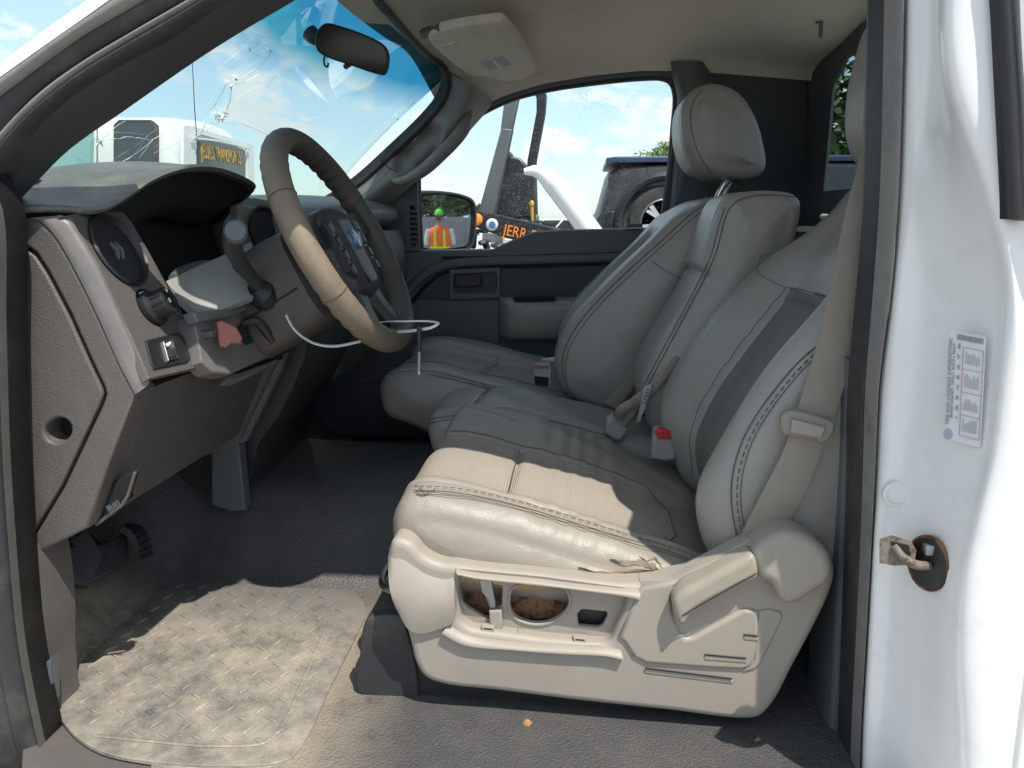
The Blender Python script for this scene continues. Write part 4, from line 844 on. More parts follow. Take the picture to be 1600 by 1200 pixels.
hubo = [(-.075, .052), (-.03, .066), (.03, .066), (.075, .052), (.082, .01), (.072, -.05), (.05, -.098), (-.05, -.098), (-.072, -.05), (-.082, .01)]
def hring(s, h, oy=0): return spl([wl(u * s, v * s + oy, h) for u, v in hubo], 64, True)
ringloft('hub', [hring(.92, -.07), hring(1.0, -.05), hring(1.0, -.012), hring(.96, .002), hring(.85, .010), hring(.5, .015), hring(.1, .016)], 'hub', wh, sharp=45)
for s in (-1, 1):   # side spokes, lower spokes
    sec = lambda u, v, w, tt, h: [wl(u, v + w, h + tt), wl(u, v - w, h + tt), wl(u, v - w * .9, h - tt), wl(u, v + w * .9, h - tt)]
    ringloft('spoke', [sec(s * .06, .02, .034, .010, -.012), sec(s * .11, .028, .026, .010, -.012), sec(s * .15, .036, .024, .009, -.008), sec(s * .185, .042, .032, .009, -.002)], 'hub', wh, sharp=60)
    sec2 = lambda u, v, w, tt, h: [wl(u - w, v, h + tt), wl(u + w, v, h + tt), wl(u + w * .9, v, h - tt), wl(u - w * .9, v, h - tt)]
    ringloft('spoke', [sec2(s * .035, -.085, .020, .010, -.012), sec2(s * .05, -.125, .016, .009, -.010), sec2(s * .066, -.158, .017, .009, -.006), sec2(s * .078, -.182, .024, .008, 0)], 'hub', wh, sharp=60)
    bp = plate('button_pad', [[wl(s * a, b, .012) for a, b in ((.064, .045), (.086, .030), (.078, -.055), (.062, -.070))]], frame(WN, wl(0, 0, .013), WU), .012, 'black', wh, bevel=.003)
    for k in range(4): plate('button', [[wl(s * a, b - .026 * k, .017) for a, b in ((.066, .034), (.079, .028), (.077, .014), (.064, .016))]], frame(WN, wl(0, 0, .0165), WU), .005, 'hubg' if k == 0 else 'hub', bp, bevel=.001)
plate('hub_inlay', [[wl(a, b, .014) for a, b in ((-.026, .035), (.026, .035), (.024, -.062), (.012, -.085), (-.012, -.085), (-.024, -.062))]], frame(WN, wl(0, 0, .0195), WU), .006, 'hubg', wh, bevel=.002)
em = lathe('emblem', wl(0, -.004, .0185), WN, [(.0002, .006), (.016, .006), (.0185, .004), (.019, 0)], 'blue', wh, sx=1.35, n=40, U=WU)
tube('emblem_ring', [wl(.0235 * math.cos(t), -.004 + .0172 * math.sin(t), .0245) for t in np.linspace(0, 2 * np.pi, 40, endpoint=False)], .0010, 'chrome', em, n=6, closed=True)
text('lettering', 'Ford', wl(0, -.0035, .0247), WU if np.dot(np.cross(WU, WV), WN) > 0 else WU, WV, .0175, 'label', em)
# gear lever on the column
gs = thing('gear_lever', 'column gear lever with a round pale button end', 'gear lever', loc=tuple(P(395, 440, 1.22)))
tube('stalk', [P(408, 455, 1.27), P(392, 432, 1.24), P(374, 408, 1.20), P(364, 385, 1.17), P(366, 364, 1.145)], [.0105, .011, .012, .0145, .0165], 'hub', gs, n=16, res=40)
lathe('end_button', P(368, 362, 1.142), A(.35, -.9, .3), [(.0175, -.006), (.018, .002), (.0165, .006), (.0165, .006), (.016, .004), (.015, .005), (.0002, .006)], 'hubg', gs, n=32)
lathe('stalk_boot', P(408, 457, 1.275), A(-.3, -.8, .5), [(.028, -.02), (.026, .004), (.016, .014), (.013, .02)], 'black', gs, n=20)
# cable tie with a marker hung from the wheel
zt = thing('cable_tie', 'white looped cable tie threaded round the steering wheel', 'cable tie', loc=tuple(P(640, 520, 1.25)))
tube('strap', [P(447, 492, 1.26), P(455, 508, 1.262), P(466, 521, 1.265), P(490, 536, 1.28), P(520, 541, 1.30), P(560, 534, 1.32), P(592, 524, 1.33), P(620, 519, 1.32), P(650, 516, 1.28), P(676, 511, 1.26), P(684, 506, 1.27), P(670, 502, 1.30), P(630, 502, 1.31), P(600, 503, 1.34), P(575, 508, 1.38)], .0032, 'whitep', zt, n=8, res=110, flat=.5)
tg = thing('paint_marker', 'thin black and tan stick hanging from the white cable tie', 'marker', loc=tuple(P(654, 585, 1.262)))
tube('cap', [P(655, 511, 1.262), P(655, 530, 1.262), P(655, 549, 1.262)], [.0042, .0042, .0038], 'black', tg, n=10)
tube('rod', [P(655, 548, 1.262), P(654.5, 585, 1.262)], .0022, 'beige2', tg, n=8)
# ------------------------------------------------------------------ seats
def XZ(px, Y): return [(P(x, y, Y)[0], P(x, y, Y)[2]) for x, y in px]
def gau(d, w): return np.exp(-(d / w) ** 2)
ds = thing('leather_seat', 'large stone leather driver seat nearest the open door, bottom cushion torn', 'car seat', 'leather seats across the cab', loc=(0, 1.35, FZ))
# --- cushion
dc = XZ([(620, 815), (624, 786), (640, 768), (672, 760), (720, 767), (770, 779), (820, 792), (900, 817), (980, 842), (1060, 868), (1115, 890), (1150, 915), (1150, 960), (1040, 950), (900, 930), (780, 915), (690, 900), (640, 860)], 1.14)
def seamx(y): return -.108 + .02 * (y - 1.3)
def dcf(x, y, z, nx, nz):
    up_ = sstep(.45, .93, nz); t = (y - 1.10) / .52
    d = up_ * (.012 * sstep(1.12, 1.30, y) * (1 - .5 * sstep(.0, .2, x)) + .020 * sstep(1.37, 1.49, y) * (1 - .6 * sstep(.0, .2, x)) - .008 * sstep(1.155, 1.19, y) * (1 - sstep(1.36, 1.42, y)) + .010 * gau(y - 1.15, .03) + .012 * sstep(.0, .25, x) * gau(y - 1.36, .2) * 0)
    d += up_ * (.006 * gau(x + .19, .07) + .006 * gau(x - .02, .09)) * gau(y - 1.35, .12)
    inz = sstep(1.155, 1.175, y) * (1 - sstep(1.39, 1.41, y))
    d -= sstep(.1, .6, -nx) * (.045 * sstep(1.30, 1.52, y) + .055 * sstep(1.42, 1.58, y))
    d -= up_ * inz * .009 * gau(x - seamx(y), .006)
    for yy in (1.170, 1.397): d -= up_ * .006 * gau(y - yy, .004) * sstep(-.30, -.27, x) * (1 - sstep(.10, .14, x))
    d -= up_ * .004 * gau(y - 1.145, .003)
    # creases and slack of old leather
    d += .0012 * np.sin(38 * x + 22 * y + 3 * np.sin(17 * y)) * (1 - inz * up_) * sstep(1.09, 1.12, y) + .0012 * np.sin(90 * x - 60 * z + 5 * np.sin(20 * x))
    d += up_ * .004 * gau(x + .20, .05) * gau(y - 1.50, .03)
    return d
Gd, nn_, rg = pillow(dc, 1.085, 1.602, .035, .012, .01, n=260, m=90, fn=dcf)
split(Gd, ['front_insert', 'rear_insert', 'seat_cushion'], [lambda x, y, z, n: (n[:, 2] > -.2) & (n[:, 0] < .9) & (y > 1.170) & (y < 1.397) & (x < seamx(y)) & (z > -.50),
      lambda x, y, z, n: (n[:, 2] > .2) & (y > 1.170) & (y < 1.397) & (x >= seamx(y)) & (x < .165 - .5 * np.maximum(0, (1.22 - y)) - .5 * np.maximum(0, y - 1.33))], ['ribfab', 'ribfab', 'leather_worn'], ds)
def surf_line(G, pts, off=.0008):
    """snap (x, y) pairs to the top of an upholstered grid"""
    V = G.reshape(-1, 3); out = []
    for x, y in pts:
        d = (V[:, 0] - x) ** 2 + (V[:, 1] - y) ** 2; k = np.argsort(d)[:40]; k = k[np.argmax(V[k, 2] - d[k] * 20)]
        out.append(A(x, y, V[k, 2] + off))
    return np.array(out)
def edge_line(G, row, j0, j1, off=.0006, step=2):
    b = G.shape[1]; js = [j % b for j in range(j0, j1, step)]
    p = G[row][js]; c = G[row].mean(0); q = G[row + 1][js] - G[row - 1][js]; e = np.gradient(p, axis=0); nrm = np.cross(e, q); nrm /= np.linalg.norm(nrm, axis=1, keepdims=True) + 1e-12
    if ((p - c) * nrm).sum() < 0: nrm = -nrm
    return p + nrm * off
def snap(G, px, off=.0012, n=40, ymax=9):
    """lay a seam seen in the photograph on the upholstery: nearest surface point under each picture point"""
    V = G.reshape(-1, 3); V = V[V[:, 1] < ymax]; q = np.stack([800 + FPX * (V @ _rt) / (V @ _fw), 600 - FPX * (V @ _up) / (V @ _fw)], 1); dist = np.linalg.norm(V, axis=1); out = []
    for x, y in spl(np.array(px, float), n):
        dd = (q[:, 0] - x) ** 2 + (q[:, 1] - y) ** 2; k = np.argsort(dd)[:30]; k = k[dd[k] < dd[k[0]] + 90]; k = k[np.argmin(dist[k])]
        d = ray(x, y); p = d * (dist[k] / np.linalg.norm(d)); out.append(p * (1 - off / dist[k]))
    out = np.array(out); ker = np.array([1, 2, 3, 2, 1]) / 9
    for i in range(3): out[2:-2, i] = np.convolve(out[:, i], ker, 'valid')
    return out
sh_ = lambda p, dx, dy: [(x + dx, y + dy) for x, y in p]
cl1 = [(646, 766), (700, 768), (760, 778), (820, 793), (950, 833), (1060, 866), (1108, 887)]
thread('stitching', [snap(Gd, cl1)], ds, r=.0008); thread('stitching', [snap(Gd, sh_(cl1, 2, -7))], ds, r=.0006, dash=True); thread('stitching', [snap(Gd, sh_(cl1, 4, 6))], ds, r=.0006)
thread('stitching', [snap(Gd, [(650, 766), (660, 775), (672, 768)], n=10), snap(Gd, [(655, 762), (668, 770), (680, 764)], n=10)], ds, r=.0007)
thread('seam', [surf_line(Gd, [(.167 - .5 * max(0, 1.22 - y) - .5 * max(0, y - 1.33), y) for y in np.linspace(1.175, 1.395, 20)], .0), surf_line(Gd, [(seamx(y), y) for y in np.linspace(1.176, 1.392, 20)], -.0006), surf_line(Gd, [(x, 1.398) for x in np.linspace(-.24, .13, 40)], -.0002)], ds, r=.0009)
# torn edge: curled flaps of the leather's tan backing near the rear of the near bolster
flaps = []
rnd = random.Random(5)
Vd = Gd.reshape(-1, 3)
def near_pt(px, py):
    q = np.stack([800 + FPX * (Vd @ _rt) / (Vd @ _fw), 600 - FPX * (Vd @ _up) / (Vd @ _fw)], 1)
    dd = (q[:, 0] - px) ** 2 + (q[:, 1] - py) ** 2 + 4000 * np.maximum(0, Vd[:, 1] - 1.14); return Vd[dd.argmin()]
def surfpt(px, py):
    p = near_pt(px, py); return P(px, py, p[1] - .0015)
def rip(path, w, mm, n=14):
    p = lin([surfpt(*q) for q in path], n); V = []; F = []
    for i in range(n):
        k = math.sin(math.pi * (i + .3) / n) * rnd.uniform(.5, 1.2) * w
        V += [p[i] + A(0, .001, 0), p[i] + A(rnd.uniform(-.002, .002), -.0035, k), p[i] + A(rnd.uniform(-.002, .002), -.001, -k * .8)]
    for i in range(n - 1):
        for a in (0, 1): F.append((3 * i + a, 3 * i + 3 + a, 3 * i + 4 + a, 3 * i + 1 + a))
        F.append((3 * i, 3 * i + 3, 3 * i + 5, 3 * i + 2))
    return V, F
V = []; F = []
for path, w in (([(955, 872), (975, 880), (1000, 878), (1022, 889)], .007), ([(1000, 868), (1010, 882), (1030, 890)], .009), ([(905, 884), (930, 893), (960, 896), (990, 891), (1020, 889)], .004), ([(1050, 893), (1062, 880), (1082, 884)], .004), ([(1010, 876), (1022, 873), (1035, 886)], .006)):
    v, f = rip(path, w, None); o = len(V); V += v; F += [tuple(o + i for i in q) for q in f]
M['torn'] = mat('torn_backing', (.46, .38, .27), .9)
mk('torn_leather', V, F, 'torn', ds, smooth=True)
gp = []
for path in ([(905, 886), (930, 895), (960, 898.5), (990, 894), (1022, 892)], [(953, 874), (975, 883), (1000, 882), (1024, 893)], [(1048, 895), (1062, 883), (1084, 887)]):
    gp.append(tubegeo(lin([surfpt(*q) for q in path], 16) + np.random.normal(0, .0008, (16, 3)), np.random.uniform(.0003, .0008, 16), 5))
multi('tear', gp, 'stitch', ds)
# --- side shield with the open switch panel
sh = [(612, 846), (606, 870), (607, 905), (615, 950), (634, 985), (641, 1010), (647, 1035), (662, 1060), (690, 1072), (780, 1083), (900, 1098), (1040, 1113), (1168, 1127), (1190, 1122), (1212, 1098), (1240, 1045), (1272, 985), (1296, 935), (1306, 895), (1296, 862), (1268, 843), (1236, 832), (1205, 838), (1140, 872), (1062, 906), (985, 914), (900, 906), (830, 897), (745, 889), (714, 884), (690, 882), (662, 870), (642, 850), (624, 843)]
hole = [(717, 905), (722, 901), (850, 913), (975, 930), (981, 937), (975, 955), (956, 1000), (948, 1008), (850, 1000), (735, 984), (719, 972), (714, 940)]
shs = spl(np.array(sh, float), 260, True); hls = [tuple(p) for p in lin(hole + hole[:1], 80)[:-1]]
shield = pxplate('side_shield', [[tuple(p) for p in shs], hls], 1.045, .05, 'beige', ds, bevel=.012, bres=4, sharp=60)
# raised upper lip and lower bevel give the moulding its form
def lipstrip(name, top, bot, yt, yb, m='beige', bulge=.004, par=shield):
    a = spl(L2(top, yt), 60); b = spl(L2(bot, yb), 60)
    rings = [[a[i] * (1 - t) + b[i] * t + A(0, -bulge * math.sin(math.pi * t), 0) for t in np.linspace(0, 1, 8)] + [b[i] + A(0, .03, 0), a[i] + A(0, .03, 0)] for i in range(60)]
    return ringloft(name, rings, m, par, sharp=55)
lipstrip('front_bulge', [(606, 870), (612, 850), (626, 845), (645, 856), (664, 873), (692, 885), (712, 886)], [(618, 950), (640, 985), (660, 990), (680, 985), (700, 978), (708, 972), (712, 960)], 1.056, 1.036, bulge=.014)
lipstrip('top_rail', [(712, 884), (745, 890), (830, 898), (900, 907), (985, 915), (1000, 917)], [(716, 899), (745, 905), (830, 914), (900, 922), (985, 934), (1000, 938)], 1.052, 1.036, bulge=.006)
lipstrip('lower_ledge', [(700, 976), (730, 992), (800, 1003), (880, 1008), (950, 1012), (970, 1016)], [(690, 990), (725, 1008), (800, 1016), (880, 1022), (950, 1026), (975, 1032)], 1.044, 1.034, bulge=.003)
# inner switch carrier with its three openings
inner_o = [(700, 896), (990, 930), (960, 1012), (700, 985)]
h1 = [(722, 908), (746, 912), (766, 952), (771, 962), (766, 968), (752, 962), (722, 940)]
h1b = [(750, 912), (785, 915), (784, 948), (772, 950)]
h2 = [(800, 925), (808, 918), (840, 914), (870, 916), (885, 926), (888, 945), (878, 960), (855, 972), (830, 973), (808, 965), (798, 950)]
h3 = [(902, 960), (908, 952), (948, 956), (950, 962), (942, 978), (934, 981), (904, 978)]
car = pxplate('switch_carrier', [inner_o, [tuple(p) for p in spl(np.array(h1, float), 40, True)], [tuple(p) for p in lin(h1b + h1b[:1], 24)[:-1]], [tuple(p) for p in spl(np.array(h2, float), 60, True)], [tuple(p) for p in lin(h3 + h3[:1], 30)[:-1]]], 1.068, .008, 'beige', ds, bevel=.002)
tube('hole_rim', L2([tuple(p) for p in spl(np.array([(x + (x - 843) * .05, y + (y - 945) * .07) for x, y in h2], float), 60, True)], 1.067), .0022, 'beige', car, n=6, closed=True)
pxplate('rusty_frame', [[(700, 900), (790, 905), (905, 915), (910, 960), (845, 968), (760, 968), (700, 950)]], 1.10, .004, 'rust', ds, bevel=.001)
pxplate('seat_void', [[(690, 890), (1000, 920), (970, 1015), (700, 990)]], 1.125, .004, 'blackm', ds, bevel=.001)
pxplate('foam', [[(700, 896), (792, 906), (905, 912), (905, 922), (860, 918), (800, 924), (745, 914), (700, 910)]], 1.082, .01, 'foam', ds, bevel=.003)
pxplate('wire_clip', [[(748, 905), (768, 908), (776, 950), (766, 952), (764, 940), (752, 925)]], 1.064, .008, 'steel', ds, bevel=.002)
pxplate('carrier_post', [[(764, 955), (784, 953), (785, 990), (766, 988)]], 1.058, .014, 'beige', ds, bevel=.003)
sh2 = pxplate('dark_switch', [[(900, 950), (952, 954), (944, 984), (902, 982)]], 1.085, .006, 'black', ds, bevel=.001)
for x, y in ((762, 983), (906, 1000)): pxplate('clip_tab', [[(x - 10, y - 4), (x + 10, y - 2), (x + 10, y + 6), (x - 10, y + 4)], [(x - 6, y - 1), (x + 6, y), (x + 6, y + 3), (x - 6, y + 2)]], 1.050, .012, 'beige', car, bevel=.001)
lathe('screw_boss', P(812, 988, 1.06), (0, -1, 0), [(.0001, .004), (.0035, .004), (.0045, .001), (.0045, -.004)], 'beige', car, n=16)
# rear cover with recliner channel, grooves
rc = [(1002, 918), (1050, 910), (1062, 907), (1048, 930), (1052, 965), (1062, 988), (1072, 998), (1084, 996), (1160, 953), (1168, 952), (1187, 956), (1186, 1000), (1180, 1035), (1172, 1044), (1160, 1048), (1100, 1045), (1010, 1038), (990, 1028), (974, 1003), (966, 996)]
rcov = pxplate('rear_cover', [rc], 1.040, .02, 'beige', ds, bevel=.006, bres=3, sharp=60)
rc2 = [(1186, 955), (1204, 952), (1222, 958), (1224, 966), (1215, 985), (1190, 1036), (1182, 1046), (1160, 1050), (1180, 1030)]
pxplate('rear_cover', [rc2], 1.0415, .02, 'beige', ds, bevel=.004, bres=3, sharp=60)
pxplate('channel_floor', [[(1040, 912), (1190, 840), (1226, 880), (1226, 956), (1170, 960), (1082, 1000), (1058, 990)]], 1.046, .02, 'beige', ds, bevel=.003)
for a in ([(1162, 991), (1184, 993), (1184, 1003), (1164, 1001)], [(1101, 1022), (1166, 1028), (1166, 1037), (1102, 1033)], [(1008, 1043), (1144, 1060), (1145, 1070), (1008, 1054)]):
    gy = 1.0455 if a[0][0] < 1050 else 1.0405
    g_ = tube('groove', [P((a[0][0] + a[3][0]) / 2, (a[0][1] + a[3][1]) / 2, gy), P((a[1][0] + a[2][0]) / 2, (a[1][1] + a[2][1]) / 2, gy)], .0042, 'beige', ds, n=10, flat=.45, up=(0, -1, 0))
    tube('groove_shade', [P((a[0][0]), a[0][1] + 1, 1.0425 if a[0][0] < 1050 else 1.0385), P(a[1][0], a[1][1] + 1, 1.0425 if a[0][0] < 1050 else 1.0385)], .0012, 'gap', ds, n=6)
# recliner lever and round cover of the hinge
lvt = [(1052, 942), (1060, 930), (1100, 906), (1160, 874), (1176, 868), (1184, 878), (1184, 906), (1160, 918), (1090, 956), (1066, 980), (1058, 972)]
lever = pxplate('recline_lever', [[tuple(p) for p in spl(np.array(lvt, float), 90, True)]], 1.012, .035, 'beige2', ds, bevel=.011, bres=4, sharp=60)
tube('lever_joint', L2([(1066, 962), (1110, 936), (1182, 896)], 1.0105), .0009, 'gap', lever, n=4)
hub_o = [(1178, 866), (1190, 848), (1212, 836), (1238, 832), (1270, 843), (1296, 866), (1303, 892), (1296, 912), (1270, 930), (1246, 945), (1230, 947), (1216, 935), (1206, 915), (1190, 906), (1182, 890)]
pxplate('hinge_cover', [[tuple(p) for p in spl(np.array(hub_o, float), 110, True)]], 1.014, .05, 'beige', ds, bevel=.014, bres=5, sharp=60)
pxplate('shield_top', [[(1000, 910), (1056, 905), (1110, 876), (1190, 832), (1205, 834), (1150, 868), (1070, 912), (1050, 922), (1002, 930)]], 1.050, .03, 'beige', ds, bevel=.005, sharp=60)
# riser, rail and flap below the seat
ringloft('seat_riser', [[A(x, 1.09, FZ), A(x, 1.09, FZ + .11), A(x, 1.58, FZ + .13), A(x, 1.58, FZ)] for x in (-.29, .20)], 'black', ds, sharp=20)
pxplate('track_cover', [[tuple(p) for p in spl(np.array([(584, 963), (574, 966), (566, 985), (560, 1040), (556, 1068), (560, 1082), (575, 1088), (640, 1096), (652, 1096), (648, 1030), (636, 985), (630, 964)], float), 60, True)]], 1.085, .02, 'rubber', ds, bevel=.004)
tube('seat_rail', [A(-.33, 1.14, -.665), A(.18, 1.14, -.692)], .012, 'steel', ds, n=8)
tube('seat_rail', [A(-.36, 1.52, -.655), A(.18, 1.52, -.692)], .012, 'steel', ds, n=8)
tube('adjust_bar', [A(-.22, 1.2, -.62), A(-.33, 1.22, -.63), A(-.345, 1.35, -.63), A(-.33, 1.48, -.63), A(-.22, 1.5, -.62)], .007, 'steel', ds, n=8, res=30)
# --- backrest
zb = lambda z: .24 + (z + .455) * .47           # plane of the seat back insert
bo = [(.222, -.50), (.205, -.45), (.203, -.40), (.225, -.34), (.262, -.27), (.302, -.205), (.345, -.145), (.39, -.085), (.435, -.03), (.472, .02), (.505, .065), (.54, .088), (.58, .075), (.61, .03), (.60, -.05), (.56, -.15), (.51, -.27), (.45, -.40), (.40, -.50), (.32, -.545), (.25, -.535)]
def bof(x, y, z, nx, nz):
    f = sstep(.1, .5, -nx)
    far = sstep(1.43, 1.53, y); lo = sstep(-.53, -.42, z) * (1 - sstep(-.22, .0, z))
    d = f * (far * (.012 + .030 * lo * sstep(-.47, -.37, z)) - .030 * sstep(1.17, 1.26, y) * (1 - sstep(1.40, 1.52, y)) * (1 - sstep(-.13, -.05, z)))
    d += f * .016 * gau(y - 1.14, .035) * (1 - sstep(-.12, .05, z)) 
    top = sstep(-.10, .06, z); d -= f * top * .03 * (np.abs(y - 1.35) / .25) ** 2
    inz = (1 - sstep(-.135, -.125, z))
    for yy, sl in ((1.255, .0), (1.445, .0)): d -= f * .006 * gau(y - yy, .004) * inz
    d -= f * .005 * gau(z + .118, .004) * sstep(1.25, 1.27, y) * (1 - sstep(1.43, 1.45, y))
    d += .0015 * np.sin(30 * z + 20 * y + 2 * np.sin(15 * y)) - f * .003 * gau(y - 1.155, .003)
    return d
Gb, nnb, rgb = pillow(bo, 1.088, 1.612, .04, .010, .012, n=240, m=80, fn=bof)
split(Gb, ['back_insert', 'backrest'], [lambda x, y, z, n: (n[:, 0] < -.2) & (y > 1.257) & (y < 1.443) & (z < -.119)], ['perf', 'leather'], ds)
def front_line(G, pts, off=.0008):
    V = G.reshape(-1, 3); out = []
    for y, z in pts:
        d = (V[:, 1] - y) ** 2 + (V[:, 2] - z) ** 2; k = np.argsort(d)[:40]; k = k[np.argmin(V[k, 0] + d[k] * 20)]; out.append(A(V[k, 0] - off, y, z))
    return np.array(out)
bl1 = [(1154, 850), (1144, 800), (1143, 750), (1158, 692), (1182, 648), (1211, 608), (1250, 563), (1294, 526)]
thread('stitching', [snap(Gb, bl1)], ds, r=.0009); thread('stitching', [snap(Gb, sh_(bl1, 9, 2))], ds, r=.0008, dash=True); thread('stitching', [snap(Gb, sh_(bl1, 15, 3))], ds, r=.0006)
thread('seam', [front_line(Gb, [(1.257, z) for z in np.linspace(-.48, -.12, 30)], .0002), front_line(Gb, [(1.443, z) for z in np.linspace(-.48, -.12, 30)], .0002), front_line(Gb, [(y, -.119) for y in np.linspace(1.257, 1.443, 14)], .0002)], ds, r=.0007)
thread('seam', [front_line(Gb, [(1.443 + .16 * t, -.119 + .055 * t) for t in np.linspace(0, 1, 12)], .0002)], ds, r=.0006)
# headrest (its edge shows beside the pillar)
ho_ = [(.455, .20), (.462, .135), (.485, .095), (.52, .085), (.56, .10), (.585, .15), (.58, .25), (.555, .32), (.515, .345), (.48, .325), (.463, .27)]
Gh, _, _ = pillow(ho_, 1.215, 1.485, .04, .01, .01, n=90, m=14)
split(Gh, ['headrest'], [], ['leather'], ds)
for y in (1.28, 1.42): tube('headrest_post', [A(.545, y, .03), A(.53, y, .13)], .006, 'chrome', ds, n=10)
# --- centre seat with folding backrest
cs_ = thing('leather_seat', 'narrow middle leather seat between the two front seats', 'car seat', 'leather seats across the cab', loc=(0, 1.77, FZ))
cc = XZ([(666, 678), (667, 660), (674, 648), (700, 643), (735, 640), (776, 638), (810, 641), (848, 648), (900, 661), (942, 672), (1010, 688), (1060, 700), (1060, 745), (900, 742), (720, 735), (680, 715)], 1.66)
def ccf(x, y, z, nx, nz):
    u = sstep(.2, .7, nz); return -u * .007 * gau(x - (-.235 + .1 * (y - 1.77)), .005) - u * .004 * gau(y - 1.675, .003) + .0012 * np.sin(40 * x + 30 * y)
Gc, _, _ = pillow(cc, 1.655, 1.905, .03, .008, .008, n=200, m=40, fn=ccf)
split(Gc, ['seat_cushion'], [], ['leather'], cs_)
k1 = [(669, 656), (700, 650), (735, 647), (776, 645), (848, 655), (900, 667), (942, 679), (970, 688)]
thread('stitching', [snap(Gc, k1)], cs_, r=.0008); thread('stitching', [snap(Gc, sh_(k1, 0, 6))], cs_, r=.0007)
thread('seam', [surf_line(Gc, [(-.235 + .1 * (y - 1.77), y) for y in np.linspace(1.66, 1.89, 16)], -.0002)], cs_, r=.001)
cbo = XZ([(1000, 604), (1016, 560), (1050, 505), (1092, 428), (1112, 370), (1132, 318), (1150, 303), (1180, 298), (1215, 298), (1240, 303), (1252, 316), (1250, 345), (1236, 400), (1210, 480), (1180, 580), (1140, 680), (1040, 690), (1004, 640)], 1.66)
def cbf(x, y, z, nx, nz):
    f = sstep(.2, .6, -nx); return -f * .010 * gau(z + .105, .006) - f * .004 * gau(y - 1.682, .003) + f * .006 * sstep(-.105, -.10, z) + .0012 * np.sin(33 * z + 25 * y)
Gk, _, _ = pillow(cbo, 1.645, 1.905, .028, .014, .01, n=220, m=40, fn=cbf)
split(Gk, ['backrest'], [], ['leather'], cs_)
k2 = [(1246, 308), (1200, 304), (1160, 309), (1140, 322), (1130, 350), (1119, 395), (1101, 434), (1076, 482), (1042, 546), (1013, 600)]
thread('stitching', [snap(Gk, k2)], cs_, r=.0009); thread('stitching', [snap(Gk, sh_(k2[3:], -7, 1))], cs_, r=.0008)
# --- passenger seat
ps = thing('leather_seat', 'far stone leather seat with headrest beside the passenger door', 'car seat', 'leather seats across the cab', loc=(0, 2.18, FZ))
pc_ = XZ([(596, 612), (599, 592), (612, 579), (640, 573), (672, 574), (729, 586), (790, 601), (850, 615), (940, 636), (1000, 646), (1000, 700), (860, 700), (700, 684), (640, 662), (606, 646)], 1.98)
def pcf(x, y, z, nx, nz):
    u = sstep(.4, .9, nz); inz = sstep(2.04, 2.06, y) * (1 - sstep(2.29, 2.31, y))
    return u * (.018 * sstep(2.26, 2.36, y) - .010 * inz - .008 * gau(x + .26 - .1 * (y - 2.1), .006) * inz - .006 * gau(y - 2.05, .004) - .006 * gau(y - 2.30, .004) - .003 * gau(y - 1.99, .003)) + .0015 * np.sin(30 * x + 25 * y)
Gp, _, _ = pillow(pc_, 1.945, 2.445, .035, .008, .008, n=180, m=60, fn=pcf)
split(Gp, ['seat_cushion'], [], ['leather'], ps)
k3 = [(604, 586), (640, 579), (672, 580), (729, 593), (775, 605)]
thread('stitching', [snap(Gp, k3), snap(Gp, sh_(k3[2:], 0, 5))], ps, r=.0008)
thread('seam', [surf_line(Gp, [(x, 2.05) for x in np.linspace(-.46, .1, 30)], -.0004), surf_line(Gp, [(-.26 + .1 * (y - 2.1), y) for y in np.linspace(2.06, 2.29, 12)], -.0004)], ps, r=.0009)
pbo = XZ([(868, 592), (866, 560), (872, 535), (890, 500), (930, 458), (975, 415), (1010, 382), (1040, 350), (1070, 322), (1100, 310), (1140, 306), (1165, 312), (1160, 350), (1120, 420), (1080, 500), (1040, 580), (1010, 640), (960, 650), (910, 630), (880, 612)], 1.97)
def pbf(x, y, z, nx, nz):
    f = sstep(.1, .5, -nx); inz = sstep(2.05, 2.09, y) * (1 - sstep(2.27, 2.31, y)) * (1 - sstep(-.05, .0, z))
    return f * (-.03 * inz - .02 * sstep(.0, .06, z) * (np.abs(y - 2.19) / .24) ** 2 - .004 * gau(y - 1.99, .003)) + .0012 * np.sin(30 * z + 21 * y)
Gq, _, _ = pillow(pbo, 1.945, 2.445, .04, .014, .012, n=220, m=60, fn=pbf)
split(Gq, ['backrest'], [], ['leather'], ps)
k4 = [(1118, 316), (1096, 322), (1068, 344), (1040, 370), (1000, 406), (950, 453), (908, 500), (884, 540), (877, 580), (888, 612)]
thread('stitching', [snap(Gq, k4)], ps, r=.0009); thread('stitching', [snap(Gq, sh_(k4, 5, 5))], ps, r=.0008)
thread('seam', [snap(Gq, [(1018, 408), (1045, 426), (1074, 440)], n=14)], ps, r=.0007)
pho = XZ([(1062, 200), (1064, 170), (1074, 148), (1095, 135), (1125, 134), (1155, 150), (1178, 185), (1192, 235), (1194, 258), (1188, 272), (1170, 281), (1140, 280), (1110, 276), (1082, 262), (1068, 235)], 2.10)
def phf(x, y, z, nx, nz): return -.004 * gau(y - 2.095, .0035)
Gr, _, _ = pillow(pho, 2.055, 2.31, .035, .012, .01, n=140, m=30, fn=phf)
split(Gr, ['headrest'], [], ['leather'], ps)
thread('stitching', [snap(Gr, [(1096, 142), (1082, 160), (1079, 190), (1086, 225), (1100, 255), (1112, 272)])], ps, r=.0008)
for x0, y_ in (((1118, 308), 2.13), ((1127, 306), 2.21)):
    q = P(x0[0], x0[1], y_); tube('headrest_post', [q + A(-.01, 0, -.03), q + A(.035, 0, .065)], .0075, 'chrome', ps, n=12)
